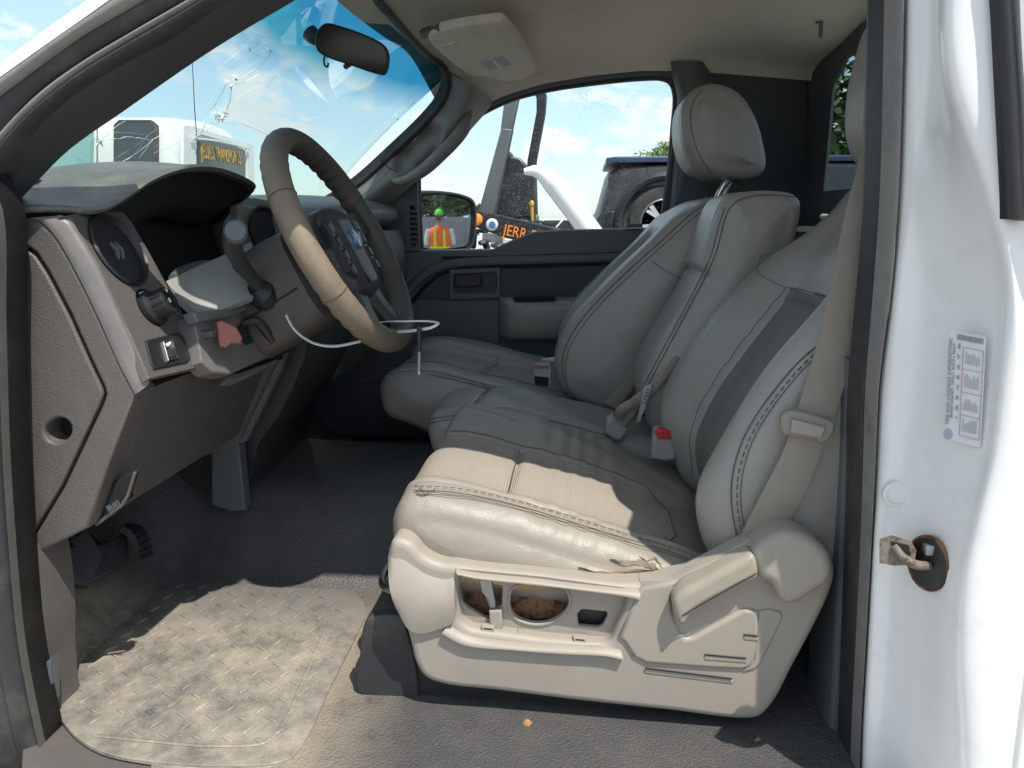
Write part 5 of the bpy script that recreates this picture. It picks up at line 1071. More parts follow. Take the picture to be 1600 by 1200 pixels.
# ------------------------------------------------------------------ belts and buckles
sb = thing('seat_belt', 'beige driver seat belt running from the rear pillar down to the seat hinge', 'seat belt', loc=tuple(P(1180, 850, 1.06)))
def ribbon(name, pairs, Y, m, par, th=.0022, n=50):
    l = spl(L2([p[0] for p in pairs], Y), n); r = spl(L2([p[1] for p in pairs], Y), n); rings = []
    for i in range(n):
        nrm = A(0, -1, 0); a, b = l[i], r[i]
        rings.append([a, a * .75 + b * .25 + nrm * .002, (a + b) / 2 + nrm * .0025, a * .25 + b * .75 + nrm * .002, b, b - nrm * th, (a + b) / 2 + nrm * (.0025 - th), a - nrm * th])
    return ringloft(name, rings, m, par, sharp=60)
ribbon('webbing', [((1352, 130), (1392, 130)), ((1345, 240), (1396, 230)), ((1322, 330), (1388, 330)), ((1302, 430), (1364, 440)), ((1276, 540), (1336, 550)), ((1246, 640), (1302, 655)), ((1226, 700), (1284, 705)), ((1190, 772), (1256, 772)), ((1146, 860), (1222, 838)), ((1120, 920), (1205, 900))],
       [1.13, 1.12, 1.10, 1.085, 1.075, 1.062, 1.062, 1.062, 1.07, 1.085], 'belt', sb)
st_ = pxplate('belt_stop', [[tuple(p) for p in spl(np.array([(1221, 655), (1226, 646), (1240, 642), (1296, 657), (1306, 663), (1304, 675), (1294, 690), (1284, 693), (1276, 688), (1238, 682), (1224, 676)], float), 60, True)]], 1.046, .014, 'belt', sb, bevel=.005, bres=3, sharp=60)
pxplate('stop_pad', [[(1238, 655), (1292, 668), (1284, 686), (1236, 676)]], 1.040, .008, 'buckle', st_, bevel=.003)
b1 = thing('belt_buckle', 'seat belt buckle with a bright red release button', 'buckle', loc=tuple(P(1040, 720, 1.50)))
bx_ = L2([(1019, 690), (1022, 674), (1030, 670), (1052, 672), (1059, 680), (1058, 700), (1055, 719), (1040, 721), (1018, 717)], 1.50)
plate('housing', [bx_], frame((0, -1, 0), (0, 1.50, 0)), .03, 'buckle', b1, bevel=.005, bres=3)
plate('release_button', [L2([(1022, 676), (1030, 671), (1052, 673), (1058, 680), (1054, 686), (1030, 686)], 1.493)], frame((0, -1, 0), (0, 1.493, 0)), .02, 'red', b1, bevel=.003)
b2 = thing('belt_buckle', 'plain buckle with a dark slot on the far passenger cushion', 'buckle', loc=tuple(P(848, 604, 1.95)))
pxplate('housing', [[(832, 572), (836, 569), (858, 570), (862, 574), (861, 606), (834, 603)]], 1.935, .03, 'buckle', b2, bevel=.004)
pxplate('slot', [[(835, 588), (857, 590), (857, 604), (836, 602)]], 1.932, .006, 'blackm', b2, bevel=.001)
pxplate('faded_button', [[(834, 570), (858, 571), (858, 576), (835, 576)]], 1.932, .012, 'salmon', b2, bevel=.002)
pxplate('bracket', [[(842, 566), (846, 561), (868, 558), (868, 566)]], 2.0, .006, 'steel', b2, bevel=.001)
b3 = thing('lap_belt', 'middle lap belt with buckle and metal tongue lying on the centre seat', 'seat belt', loc=tuple(P(960, 690, 1.64)))
plate('buckle', [L2([(948, 656), (958, 650), (978, 660), (982, 672), (970, 690), (960, 688), (945, 678)], 1.635)], frame((0, -1, 0), (0, 1.635, 0)), .028, 'buckle', b3, bevel=.006, bres=3)
tube('webbing', [P(970, 662, 1.63), P(982, 645, 1.625), P(995, 628, 1.615), P(1012, 615, 1.61), P(1035, 590, 1.62), P(1060, 566, 1.64), P(1085, 548, 1.66)], [.012, .015, .014, .011, .012, .016, .016], 'belt', b3, n=12, res=40, flat=.35, up=(0, -1, 0))
tube('webbing', [P(966, 655, 1.62), P(972, 640, 1.60), P(985, 632, 1.60), P(1000, 632, 1.615)], [.010, .012, .012, .01], 'belt', b3, n=10, res=24, flat=.4, up=(0, -1, 0))
tn = plate('tongue', [L2([(1006, 606), (1018, 600), (1019, 607), (1008, 638), (1000, 660), (993, 661), (1001, 632)], 1.60)], frame((0, -1, 0), (0, 1.60, 0)), .005, 'steel', b3, bevel=.001)
for k in range(5): tube('tongue_grip', [P(1003 + k * 1.6, 628 - 5 * k, 1.597), P(1010 + k * 1.6, 631 - 5 * k, 1.597)], .0014, 'chrome', tn, n=5)
sb2 = thing('passenger_belt', 'passenger seat belt hanging dark behind the far headrest', 'seat belt', loc=tuple(P(1085, 300, 2.5)))
ribbon('webbing', [((1072, 180), (1095, 178)), ((1072, 250), (1100, 250)), ((1062, 300), (1092, 300)), ((1040, 360), (1075, 370))], [2.53, 2.52, 2.50, 2.48], 'charcloth', sb2)
lb_ = thing('lap_belt', 'strip of belt webbing showing between centre and far seat backs', 'seat belt', loc=tuple(P(970, 630, 1.92)))
ribbon('webbing', [((1000, 560), (1014, 565)), ((970, 600), (990, 606)), ((945, 628), (962, 640))], [1.925, 1.92, 1.92], 'belt', lb_)
# ------------------------------------------------------------------ visor, mirror, small roof things
vz = thing('sun_visor', 'beige passenger sun visor with a paper notice, folded against the headliner', 'sun visor', loc=tuple(PZ(740, 60, .46)))
def vp(x, y): 
    # visor plane through its four measured corners
    return PN(x, y, VO, VN)
q4 = [PZ(668, 55, .463), PZ(785, 35, .472), PZ(838, 108, .436), PZ(740, 122, .425)]
VO = np.mean(q4, 0); VN = unit(np.cross(q4[1] - q4[0], q4[3] - q4[0])); VN = VN if VN[2] < 0 else -VN
vo = [(668, 62), (672, 55), (700, 45), (770, 34), (785, 34), (795, 42), (836, 100), (838, 110), (832, 118), (812, 126), (785, 128), (772, 124), (764, 121), (744, 122), (735, 120), (690, 86)]
body = plate('body', [[vp(*q) for q in spl(np.array(vo, float), 100, True)]], frame(VN, VO, (0, 1, 0)), .02, 'visor', vz, bevel=.010, bres=4, sharp=60)
def vpo(x, y, h): return PN(x, y, VO + VN * h, VN)
pl = plate('notice', [[vpo(x, y, .0015) for x, y in ((747, 97), (790, 84), (808, 97), (765, 114))]], frame(VN, VO + VN * .0015, (0, 1, 0)), .001, 'label', vz, bevel=.0002)
geos = []
for r_ in range(9):
    for s0, s1 in ((.06, .45), (.52, .93)):
        t = (r_ + 1) / 10.5; c_ = lambda s, t: A(747 + 43 * s + 18 * t, 97 - 13 * s + 16 * t * (1 + .06 * s), 0)
        e1 = s1 - random.uniform(0, .12); a, b = c_(s0, t), c_(e1, t)
        geos.append(tubegeo([vpo(a[0], a[1], .0019), vpo(b[0], b[1], .0019)], .0007, 4))
multi('print', geos, 'seal_grey', pl)
plate('clip', [[vpo(x, y, .004) for x, y in ((690, 73), (710, 67), (713, 72), (706, 77), (692, 79))], [vpo(x, y, .004) for x, y in ((694, 74.5), (709, 70), (709, 72), (696, 77))]], frame(VN, VO + VN * .004, (0, 1, 0)), .012, 'visor', vz, bevel=.002)
tube('hinge', [PZ(662, 52, .478), PZ(690, 42, .478)], .012, 'dash', vz, n=10)
dm = thing('roof_hook', 'small worn fitting on the headliner above the driver seat', 'hook', loc=tuple(PZ(1290, 30, .50)))
lathe('base', PZ(1290, 28, .515), (-.1, -.1, -1), [(.026, -.02), (.024, .004), (.018, .012), (.006, .014), (.0005, .014)], 'dash2', dm, n=24, sx=1.3)
tube('stem', [PZ(1283, 34, .50), PZ(1282, 58, .47)], .005, 'dash2', dm, n=8)
rv = thing('rear_view_mirror', 'black interior rear view mirror hung from the windscreen top', 'mirror', loc=tuple(P(550, 80, 1.70)))
RN = unit(A(.66, -.74, -.10)); RO = P(552, 80, 1.70)
rp = lambda x, y, h=0: PN(x, y, RO + RN * h, RN)
ro = [(494, 52), (500, 42), (510, 36), (530, 40), (575, 56), (600, 70), (608, 82), (607, 108), (602, 117), (594, 117), (550, 103), (504, 86), (494, 76)]
rs = spl(np.array(ro, float), 90, True); rc_ = rs.mean(0)
rings = [[rp(*(rc_ + (q - rc_) * s), h) for q in rs] for s, h in ((.90, .001), (.93, .0035), (.98, .004), (1.0, .0), (1.0, -.012), (.9, -.03), (.6, -.042), (.15, -.046))]
ringloft('housing', rings, 'black', rv, sharp=60)
plate('glass', [[rp(*(rc_ + (q - rc_) * .91), .0025) for q in rs]], frame(RN, RO + RN * .0025, (0, 1, 0)), .002, 'dmirror', rv, bevel=.0004)
tube('stem', [rp(548, 70, -.04), rp(515, 60, -.06), rp(492, 58, -.075), rp(483, 50, -.085)], [.014, .014, .016, .018], 'black', rv, n=10, res=16)
tube('tab', [rp(546, 100, -.006), rp(540, 104, .004)], .006, 'black', rv, n=8)
tube('hook', [rp(509, 84, -.012), rp(506, 94, -.012), rp(508, 103, -.012), rp(512, 104, -.012), rp(513, 98, -.012)], .0022, 'black', rv, n=6, res=20)
# ------------------------------------------------------------------ floor mat with raised tread bars
fm = thing('floor_mat', 'dirt covered black rubber floor mat with raised tread bars, half in sun', 'floor mat', loc=(-.6, 1.2, FZ))
fo_ = [PZ(*q, FZ + .0035) for q in ((50, 870), (150, 850), (300, 850), (440, 880), (560, 930), (572, 955), (560, 985), (510, 1085), (480, 1150), (450, 1186), (340, 1196), (200, 1184), (146, 1168), (100, 1130), (66, 1050))]
plate('mat', [fo_], frame((0, 0, 1), (0, 0, FZ + .0035), (1, 0, 0)), .006, 'matr', fm, bevel=.0012, res=120)
inn_poly = np.array([[p[0], p[1]] for p in spl(np.array(fo_), 120, True)]); cpoly = inn_poly.mean(0); inn_poly = cpoly + (inn_poly - cpoly) * .90
def inside(x, y):
    c = False; n = len(inn_poly)
    for i in range(n):
        x1, y1 = inn_poly[i]; x2, y2 = inn_poly[i - 1]
        if (y1 > y) != (y2 > y) and x < (x2 - x1) * (y - y1) / (y2 - y1) + x1: c = not c
    return c
geos = []
step = .034
for i in range(-30, 40):
    for j in range(-30, 40):
        x = -.65 + i * step * .71 + j * step * .71; y = 1.15 + (j - i) * step * .71
        if -1.05 < x < -.36 and .9 < y < 1.6 and inside(x, y):
            a = R(62) if (i + j) % 2 else R(-28); a += random.uniform(-.04, .04); d = A(math.cos(a), math.sin(a), 0) * .0125
            c = A(x, y, FZ + .0038)
            geos.append(tubegeo([c - d, c - d * .7, c, c + d * .7, c + d], [.0006, .0024, .0032, .0024, .0006], 6))
multi('tread_bars', geos, 'matr', fm, kind='stuff')
tube('mat_ridge', [p + A(0, 0, .001) for p in [PZ(*q, FZ + .0035) for q in ((150, 1150), (230, 1158), (330, 1166), (415, 1160), (440, 1135), (475, 1060), (515, 970))]], .0035, 'matr', fm, n=8, res=60, flat=.4)
# loose crumbs of dry mud on the floor vinyl
cr = thing('mud_crumb', 'crumb of orange mud on the grey sill vinyl under the seat', 'mud crumb', loc=tuple(PZ(824, 1133, FZ)))
rings = [[PZ(824, 1133, FZ) + A(r_ * math.cos(t) * random.uniform(.7, 1.2), r_ * math.sin(t) * random.uniform(.7, 1.2), h) for t in np.linspace(0, 2 * np.pi, 9, endpoint=False)] for r_, h in ((.006, 0), (.007, .004), (.004, .008), (.001, .009))]
M['mud'] = mat('orange_mud', (.36, .22, .10), .95, 'noise', 200, .5, .15, 40)
ringloft('lump', rings, 'mud', cr)
# ------------------------------------------------------------------ the yard outside
def bodyloft(name, secs, m, par, n=48, **k): return ringloft(name, [spl(np.array(s, float), n, True) for s in secs], m, par, sharp=35, **k)
def wheel(par, c, r, w, ax=(0, 1, 0), name='wheel'):
    ax = unit(ax); t = lathe(name, c, ax, [(r * .62, -w / 2), (r * .9, -w / 2), (r, -w / 2 + .04), (r, w / 2 - .04), (r * .9, w / 2), (r * .62, w / 2)], 'tyre', par, n=40)
    lathe('rim', np.asarray(c) - ax * (w / 2 - .02), -ax, [(r * .64, .02), (r * .60, .03), (r * .56, -.01), (r * .2, -.03), (.001, -.02)], 'steel', t, n=32)
    O_, U_, V_, N_ = frame(-ax, np.asarray(c) - ax * (w / 2), (1, 0, 0))
    for q in range(6):
        a = q * math.pi / 3 + .3; e = math.cos(a) * U_ + math.sin(a) * V_
        for da in (-.16, .16):
            e2 = math.cos(a + da) * U_ + math.sin(a + da) * V_
            tube('spoke', [O_ + e * r * .12 + N_ * .005, O_ + e2 * r * .58 + N_ * .012], .028 * r / .38, 'chrome', t, n=6)
    return t
# white truck with the firm's name on its rear window
wt = thing('flatbed_truck', 'white truck cab with lettered rear window seen over the dashboard', 'truck', loc=(-5.2, 8.9, GZ))
x1, x0, y0, y1 = -4.28, -6.35, 8.0, 9.95
def tb(x, y, z): return A(x, y, z)
zt_ = 1.12
def csec(x, zr, ins): 
    return [(x, y0 + ins, -.9), (x, y0 + .03 + ins, .2), (x, y0 + .10 + ins, zr - .22), (x, y0 + .24 + ins, zr - .05), (x, y0 + .5, zr), (x, (y0 + y1) / 2, zr + .03), (x, y1 - .5, zr), (x, y1 - .24 - ins, zr - .05), (x, y1 - .10 - ins, zr - .22), (x, y1 - .03 - ins, .2), (x, y1 - ins, -.9)]
secs = [[A(*p) for p in csec(x, z, i)] for x, z, i in ((-7.0, .35, .06), (-6.75, .42, .03), (-6.3, .98, .05), (-6.0, 1.10, .03), (-5.2, zt_, 0), (-4.5, zt_ - .01, 0), (-4.34, zt_ - .04, .02), (x1, zt_ - .12, .08))]
ringloft('cab', [lin(s, 40) for s in secs], 'white', wt, sharp=40)
def wside(a, b, dy=-.012): return A(-4.28 + a, y0 + .045 + .11 * sstep(.2, 1.0, b) + dy, b)
def sidewin(name, xa, xb, za, zb, m):
    return grid(name, np.array([[A(x, y0 + .03 + .07 * np.clip((z - .2) / .7, 0, 1) - .012, z) for x in np.linspace(xa, xb, 4)] for z in np.linspace(za, zb, 8)]), m, wt, thick=.01)
def rwin(px0, py0, px1, py1, Yp):  # rounded window outline on the side
    return None
sideN = unit(A(0, -1, .1)); sfr = frame(sideN, (0, y0 + .055, .5), (1, 0, 0))
def sp_(x, y, h=0): return PN(x, y, sfr[0] + sideN * h, sideN)
def rrect(x0_, y0_, x1_, y1_, r): return [(x0_ + r, y0_), (x1_ - r, y0_), (x1_, y0_ + r), (x1_, y1_ - r), (x1_ - r, y1_), (x0_ + r, y1_), (x0_, y1_ - r), (x0_, y0_ + r)]
w_ = plate('window', [[sp_(*q, .055) for q in rrect(180, 190, 240, 262, 6)]], frame(sideN, sp_(210, 225, .055), (1, 0, 0)), .06, 'darkglass', wt, bevel=.01, bres=3)
plate('window_seal', [[sp_(*q, .06) for q in rrect(177, 187, 243, 266, 8)], [sp_(*q, .06) for q in rrect(181, 191, 239, 261, 6)]], frame(sideN, sp_(210, 225, .06), (1, 0, 0)), .07, 'rubber', w_, bevel=.006)
M['tealglass'] = mat('green_vehicle_glass', (.22, .42, .40), .1, coat=.3)
plate('door_window', [[sp_(*q, .055) for q in ((142, 205), (140, 270), (60, 270), (95, 222), (118, 206))]], frame(sideN, sp_(110, 240, .055), (1, 0, 0)), .06, 'tealglass', wt, bevel=.008)
tube('door_seam', [sp_(152, 195, .06), sp_(152, 240, .06), sp_(151, 300, .06)], .008, 'seal_grey', wt, n=5)
def rp2(y, z, h=0): return A(x1 + h + .0, y, z)
def rpx(px, py, h=0): return PN(px, py, A(x1 + h, 0, 0), A(1, 0, 0))
rwn = plate('rear_window', [[rpx(*q, .03) for q in ((311, 220), (316, 217), (380, 232), (384, 236), (384, 290), (311, 285))]], frame((1, 0, 0), (x1 + .03, 9, 0), (0, 1, 0)), .04, 'darkglass', wt, bevel=.01)
plate('rear_recess', [[rpx(*q, .022) for q in ((287, 196), (300, 196), (396, 226), (398, 300), (287, 300))], [rpx(*q, .022) for q in ((306, 214), (316, 211), (386, 230), (388, 298), (306, 298))]], frame((1, 0, 0), (x1 + .022, 9, 0), (0, 1, 0)), .03, 'white', wt, bevel=.006)
tube('grab_bar', [rpx(300, 216, .05), rpx(340, 220, .05), rpx(390, 232, .05)], .012, 'white', wt, n=6)
c_ = rpx(347, 243, .034); U2 = A(0, 1, 0); wtx = np.linalg.norm(rpx(380, 245, .034) - rpx(316, 240, .034))
text('lettering', "JESSE'S TRANSPORTS", c_, U2, A(0, 0, 1), .24, 'amber', rwn, depth=.004, fit=wtx * .96)
for z in (-.35,): ringloft('flatbed', [[A(x, y0 - .1, z - .12), A(x, y0 - .1, z), A(x, y1 + .2, z), A(x, y1 + .2, z - .12)] for x in (-4.1, 1.0 - 3.3)], 'blackpaint', wt, sharp=20)
for x in (-6.4, -3.2): 
    for y in (y0 + .1, y1 - .1): wheel(wt, A(x, y, GZ + .48), .48, .28)
tube('mirror_post', [A(-6.3, y0 - .02, .25), A(-6.3, y0 - .25, .3), A(-6.3, y0 - .25, .7)], .02, 'black', wt, n=6, res=10)
ant = thing('whip_antenna', 'thin black whip antenna rising in front of the white truck', 'antenna', loc=tuple(P(309, 300, 3.4)))
tube('mast', [P(300, 85, 3.4), P(304, 170, 3.4), P(309, 235, 3.4), P(311, 300, 3.4)], [.0018, .0022, .0026, .003], 'black', ant, n=6)
lathe('base', P(311, 300, 3.4), (0, 0, -1), [(.003, -.01), (.012, 0), (.02, .03), (.022, .9)], 'black', ant, n=12)
# tow rig: black boom, masts, cross bar with lamps and lettering
tw = thing('tow_rig', 'black and grey towing boom with lamps and orange lettering outside', 'tow truck', loc=tuple(P(790, 400, 6) * A(1, 1, 0) + A(0, 0, GZ)))
TY = 6.0
pxplate('outer_mast', [[(783, 200), (800, 202), (790, 250), (772, 340), (745, 340)]], TY, .14, 'mastpaint', tw, bevel=.012)
pxplate('inner_mast', [[(790, 140), (813, 140), (800, 203), (782, 202)]], TY + .02, .10, 'mastpaint', tw, bevel=.012)
pxplate('hooked_arm', [[(838, 130), (850, 138), (854, 148), (852, 175), (838, 250), (832, 335), (818, 335), (824, 250), (838, 175), (838, 152), (835, 146), (812, 143), (812, 132)]], TY + .5, .12, 'blackpaint', tw, bevel=.015)
pxplate('winch_housing', [[(794, 234), (800, 244), (812, 246), (834, 268), (836, 340), (768, 345)]], TY + .15, .45, 'blackpaint', tw, bevel=.02)
cbx = pxplate('cross_bar', [[(735, 328), (765, 332), (850, 352), (900, 366), (900, 392), (850, 384), (790, 372), (735, 352)]], TY - .2, .16, 'blackpaint', tw, bevel=.012)
for px, py, mm in ((745, 343, 'orange'), (769, 351, 'label')):
    lathe('lamp', P(px, py, TY - .205), (0, -1, 0), [(.045, -.01), (.045, .02), (.032, .035), (.0005, .04)], mm, cbx, n=24)
lathe('lamp_badge', P(769, 351, TY - .246), (0, -1, 0), [(.026, -.01), (.024, .004), (.0005, .005)], 'blue', cbx, n=20)
tu = unit(P(828, 367, TY - .21) - P(790, 359, TY - .21)); text('lettering', 'JERR-DAN', P(828, 368, TY - .205), tu, unit(np.cross(A(0, -1, 0), tu)), .115, 'orange', cbx, depth=.004, fit=.40)
rg_ = random.Random(8)
for k in range(16):
    a = A(rg_.uniform(735, 880), rg_.uniform(340, 395), 0); b = a + A(rg_.uniform(-40, 40), rg_.uniform(-14, 14), 0)
    tube('hose', [P(a[0], a[1], TY + rg_.uniform(.1, .5)), P((a[0] + b[0]) / 2, (a[1] + b[1]) / 2 + rg_.uniform(-6, 8), TY + .2), P(b[0], b[1], TY + rg_.uniform(.1, .5))], rg_.uniform(.012, .03), rg_.choice(['blackpaint', 'rubber', 'steel', 'greypaint']), tw, n=6, res=14)
for k, (px, py, w, h, mm) in enumerate(((790, 330, 18, 12, 'steel'), (830, 340, 24, 10, 'greypaint'), (856, 352, 22, 12, 'blackpaint'), (770, 372, 34, 14, 'whitep'), (800, 388, 40, 14, 'whitep'), (735, 376, 20, 24, 'blackpaint'))):
    box('fitting', P(px, py, TY + .35), (w * TY / FPX, .2, h * TY / FPX), mm, tw, .01, rot=(0, .1, .1))
tube('strobe_post', [P(832, 345, TY - .1), P(831, 322, TY - .1)], .012, 'amber', tw, n=8)
lathe('strobe', P(831, 323, TY - .1), (0, 0, 1), [(.012, 0), (.018, .01), (.018, .03), (.01, .045), (.0005, .046)], 'amber', tw, n=16)
box('tow_deck', P(860, 430, TY + .5), (2.4, 1.2, .35), 'blackpaint', tw, .03)
for px in (740, 960): wheel(tw, A(P(px, 420, TY + .2)[0], TY + .2, GZ + .45), .45, .28)
# white curved boom
wb = thing('curved_boom', 'glaring white curved boom crossing behind the passenger window', 'boom', loc=tuple(P(940, 400, 5) * A(1, 1, 0) + A(0, 0, GZ)))
tube('arm', [P(819, 268, 5.0), P(840, 268, 5.0), P(862, 283, 5.0), P(885, 312, 5.0), P(910, 345, 5.0), P(945, 400, 5.0), P(980, 500, 5.0)], [.02, .07, .07, .072, .085, .10, .12], 'white', wb, n=20, res=60, flat=1.0)
lathe('foot', A(P(980, 500, 5.0)[0], 5.0, GZ), (0, 0, 1), [(.30, 0), (.28, .06), (.13, .1), (.12, .9)], 'white', wb, n=24)
# dark suv behind, its roof and wheel seen in the side window, its tail in the rear glass
sv = thing('parked_suv', 'dark navy four wheel drive with a blue roof and silver wheels', 'car', loc=(2.2, 7.9, GZ))
SX, SY = .0, 7.0; dx = .30; up0 = .62
def scar(x, zb_, zw, zr, ins): return [A(x, SY + ins * .2, zb_), A(x, SY, zb_ + .25), A(x, SY + .02, zw), A(x, SY + .12 + ins, zr - .06), A(x, SY + .3 + ins, zr), A(x, SY + 1.5 - ins, zr), A(x, SY + 1.68 - ins, zr - .06), A(x, SY + 1.78, zw), A(x, SY + 1.8, zb_ + .25), A(x, SY + 1.8 - ins * .2, zb_)]
ringloft('body', [lin(scar(*s), 44) for s in ((.13, -.42, .0, .03, .05), (.17, -.46, .04, .15, .04), (.24, -.48, .08, .43, .03), (.36, -.5, .08, .50, .01), (.62, -.5, .08, .52, 0), (1.6, -.5, .08, .55, 0), (2.9, -.5, .08, .52, 0), (3.3, -.5, .06, .12, .05), (4.4, -.5, .02, .04, .1), (4.6, -.4, -.1, -.05, .1))], 'blackpaint', sv, sharp=30)
plate('roof', [[A(x, y, .56) for x, y in ((.22, 7.28), (.30, 7.16), (2.9, 7.16), (3.1, 7.3), (3.1, 8.5), (2.9, 8.62), (.30, 8.62), (.22, 8.5))]], frame((0, 0, 1), (0, 0, .56), (1, 0, 0)), .05, 'navy', sv, bevel=.015)
wn_ = unit(A(0, -1, .28))
for xa, xb in ((.52, 1.12), (1.2, 1.95), (2.03, 2.85)):
    plate('side_window', [[A(xa, SY + .01, .10), A(xb, SY + .01, .10), A(xb - .04, SY + .125, .46), A(xa + .06, SY + .125, .46)]], frame(wn_, (0, SY + .01, .10), (1, 0, 0)), .02, 'darkglass', sv, bevel=.006)
for x in (.86, 3.7):
    wheel(sv, A(x - .13, SY + .10, .03 - .05), .33, .25)
    tube('wheel_arch', [A(x - .13 + .40 * math.cos(t), SY - .01, -.02 + .40 * math.sin(t)) for t in np.linspace(-.3, math.pi + .3, 24)], .045, 'black', sv, n=8)
plate('tail_lamp', [[A(.20, SY - .012, -.12), A(.32, SY - .012, -.12), A(.32, SY - .012, .08), A(.24, SY - .012, .08)]], frame((0, -1, 0), (0, SY - .012, 0)), .03, 'blackpaint', sv, bevel=.008)
box('bumper', (.14, SY + .9, -.36), (.14, 1.7, .22), 'black', sv, .03)
ringloft('trailer_deck', [[A(x, SY - .1, -.62), A(x, SY - .1, -.5), A(x, SY + 1.95, -.5), A(x, SY + 1.95, -.62)] for x in (.1, 5.0)], 'blackpaint', sv, sharp=20)
for x in (1.8, 2.6): wheel(sv, A(x, SY + .15, GZ + .38), .38, .25)
# far row of white vehicles
for k, (px, py, D, wv, lab_) in enumerate(((868, 338, 38, 3.2, 'far white van standing between the black boom and white boom'), (905, 345, 36, 4.2, 'far white car right of the far van'), (842, 343, 44, 3.8, 'far white car left of the far van'), (715, 335, 24, 2.2, 'white vehicle corner beside the wing mirror'))):
    c = P(px, py, D); t_ = thing('parked_car', lab_, 'car', 'far white vehicles', loc=(c[0], D, GZ)); h = .0 + (c[2] + .6 - GZ)
    pr = [(-.5, .25), (-.5, .55), (-.30, .62), (-.18, 1.0), (.22, 1.0), (.36, .64), (.5, .55), (.5, .25)]
    ringloft('body', [[A(c[0] + a * wv, D + y, GZ + b * 1.55) for a, b in pr] for y in (0, 1.7)], 'white', t_, sharp=30)
    plate('side_window', [[A(c[0] + a * wv, D - .01, GZ + b * 1.55) for a, b in ((-.27, .66), (-.17, .95), (.2, .95), (.31, .66))]], frame((0, -1, 0), (0, D - .01, 0)), .03, 'darkglass', t_, bevel=.005)
    for a in (-.32, .32): wheel(t_, A(c[0] + a * wv, D + .1, GZ + .32), .32, .2)
# trees: trunk, limbs and leaf clumps
def tree(label, x, y, h, rad, seed, m='leaf', n=2600, cz=.62, group='trees round the yard', leaf=.16):
    rr_ = random.Random(seed); t_ = thing('leafy_tree', label, 'tree', group, loc=(x, y, GZ))
    tr_ = tube('trunk', [A(x, y, GZ), A(x + .1, y, GZ + h * .3), A(x - .05, y + .1, GZ + h * .75)], [h * .03, h * .022, h * .008], 'bark', t_, n=10, res=16)
    V = []; F = []
    cl_ = []
    for k in range(46):
        a = rr_.uniform(0, 6.283); e = rr_.uniform(-.6, 1.2); q = rr_.uniform(.45, 1.0) * rad
        c = A(x + q * math.cos(a) * math.cos(e), y + q * math.sin(a) * math.cos(e), GZ + h * cz + q * math.sin(e) * h * .36 / rad); cl_.append((c, rr_.uniform(.18, .38) * rad))
        if k < 9: tube('limb', [A(x, y, GZ + h * rr_.uniform(.3, .6)), (A(x, y, GZ + h * .55) + c) / 2, c], [h * .012, h * .007, h * .003], 'bark', t_, n=6, res=8)
    for k in range(n):
        c, r_ = rr_.choice(cl_); u = A(rr_.gauss(0, 1), rr_.gauss(0, 1), rr_.gauss(0, 1)); u = u / np.linalg.norm(u); p = c + u * r_ * rr_.uniform(.3, 1.0) ** .5
        d = A(rr_.gauss(0, 1), rr_.gauss(0, 1), rr_.gauss(0, .6)); d /= np.linalg.norm(d); s_ = np.cross(d, A(rr_.gauss(0, 1), rr_.gauss(0, 1), rr_.gauss(0, 1))); s_ /= np.linalg.norm(s_); L_ = leaf * rr_.uniform(.6, 1.3)
        o = len(V); V += [p - d * L_, p + s_ * L_ * .45, p + d * L_, p - s_ * L_ * .45]; F.append((o, o + 1, o + 2, o + 3))
    mk('crown', V, F, m, t_, smooth=False)
tree('bright green tree top showing above the dark car roof', 5.6, 52.0, 6.7, 2.6, 3, 'leaf3', 9000, leaf=.13)
tree('dark green tree seen through the tinted rear glass', 6.5, 17.5, 5.2, 1.9, 7, 'leaf2', 5000, leaf=.16, cz=.5)
tree('lower leafy tree at the right in the tinted rear glass', 7.9, 22.5, 4.6, 2.3, 9, 'leaf2', 4000, leaf=.16, cz=.45)
bl = thing('white_building', 'pale flat roofed building behind the trees in the rear glass', 'building', loc=(10, 30, GZ))
bw = box('wall', (11.5, 30, .6), (9, 5, 4.4), 'whitep', bl, .05)
for k in range(4): box('window', (8.4 + 2.0 * k, 27.48, 1.3), (1.0, .08, 1.0), 'darkglass', bl, .02)
box('roof', (11.5, 30, 2.88), (9.3, 5.3, .18), 'greypaint', bl, .03)
# what the wing mirror shows: someone in an orange vest walking away, trees and a grey container
rdir = unit(dv_ - 2 * np.dot(dv_, mn) * mn)
def rpt(px, py, D):
    """point D metres along the mirrored sight line through a picture point"""
    p = mpx(px, py); d = unit(p); r_ = d - 2 * np.dot(d, mn) * mn; return p + unit(r_) * D
PD = 12.5
pf = rpt(687, 372, PD); pxx, pyy = pf[0], pf[1]
per = thing('person', 'person in an orange vest with lime tape and green cap, back turned', 'person', loc=(pxx, pyy, GZ))
side = unit(np.cross(rdir, A(0, 0, 1))); fwd_ = unit(rdir * A(1, 1, 0))
B0 = A(pxx, pyy, GZ)
def bp(s, f_, z): return B0 + side * s + fwd_ * f_ + A(0, 0, z)
def oval(z, w, d, s=0, f_=0, n=20): return [bp(s + w * math.cos(t), f_ + d * math.sin(t), z) for t in np.linspace(0, 2 * np.pi, n, endpoint=False)]
verts = {'pelvis': (0, 0, .95), 'chest': (0, 0, 1.25), 'neck': (0, .01, 1.48), 'head': (0, .03, 1.60), 'crown': (0, .02, 1.74)}
rings = [oval(z, w, d, 0, f_) for z, w, d, f_ in ((.88, .16, .11, 0), (.98, .175, .12, 0), (1.12, .165, .11, 0), (1.28, .19, .12, 0), (1.38, .20, .11, 0), (1.44, .13, .08, 0), (1.48, .06, .06, .0), (1.54, .058, .065, .01), (1.58, .072, .09, .02), (1.66, .078, .10, .02), (1.73, .070, .09, .01), (1.78, .035, .04, .01))]
bodyo = ringloft('body', rings, 'skin', per)
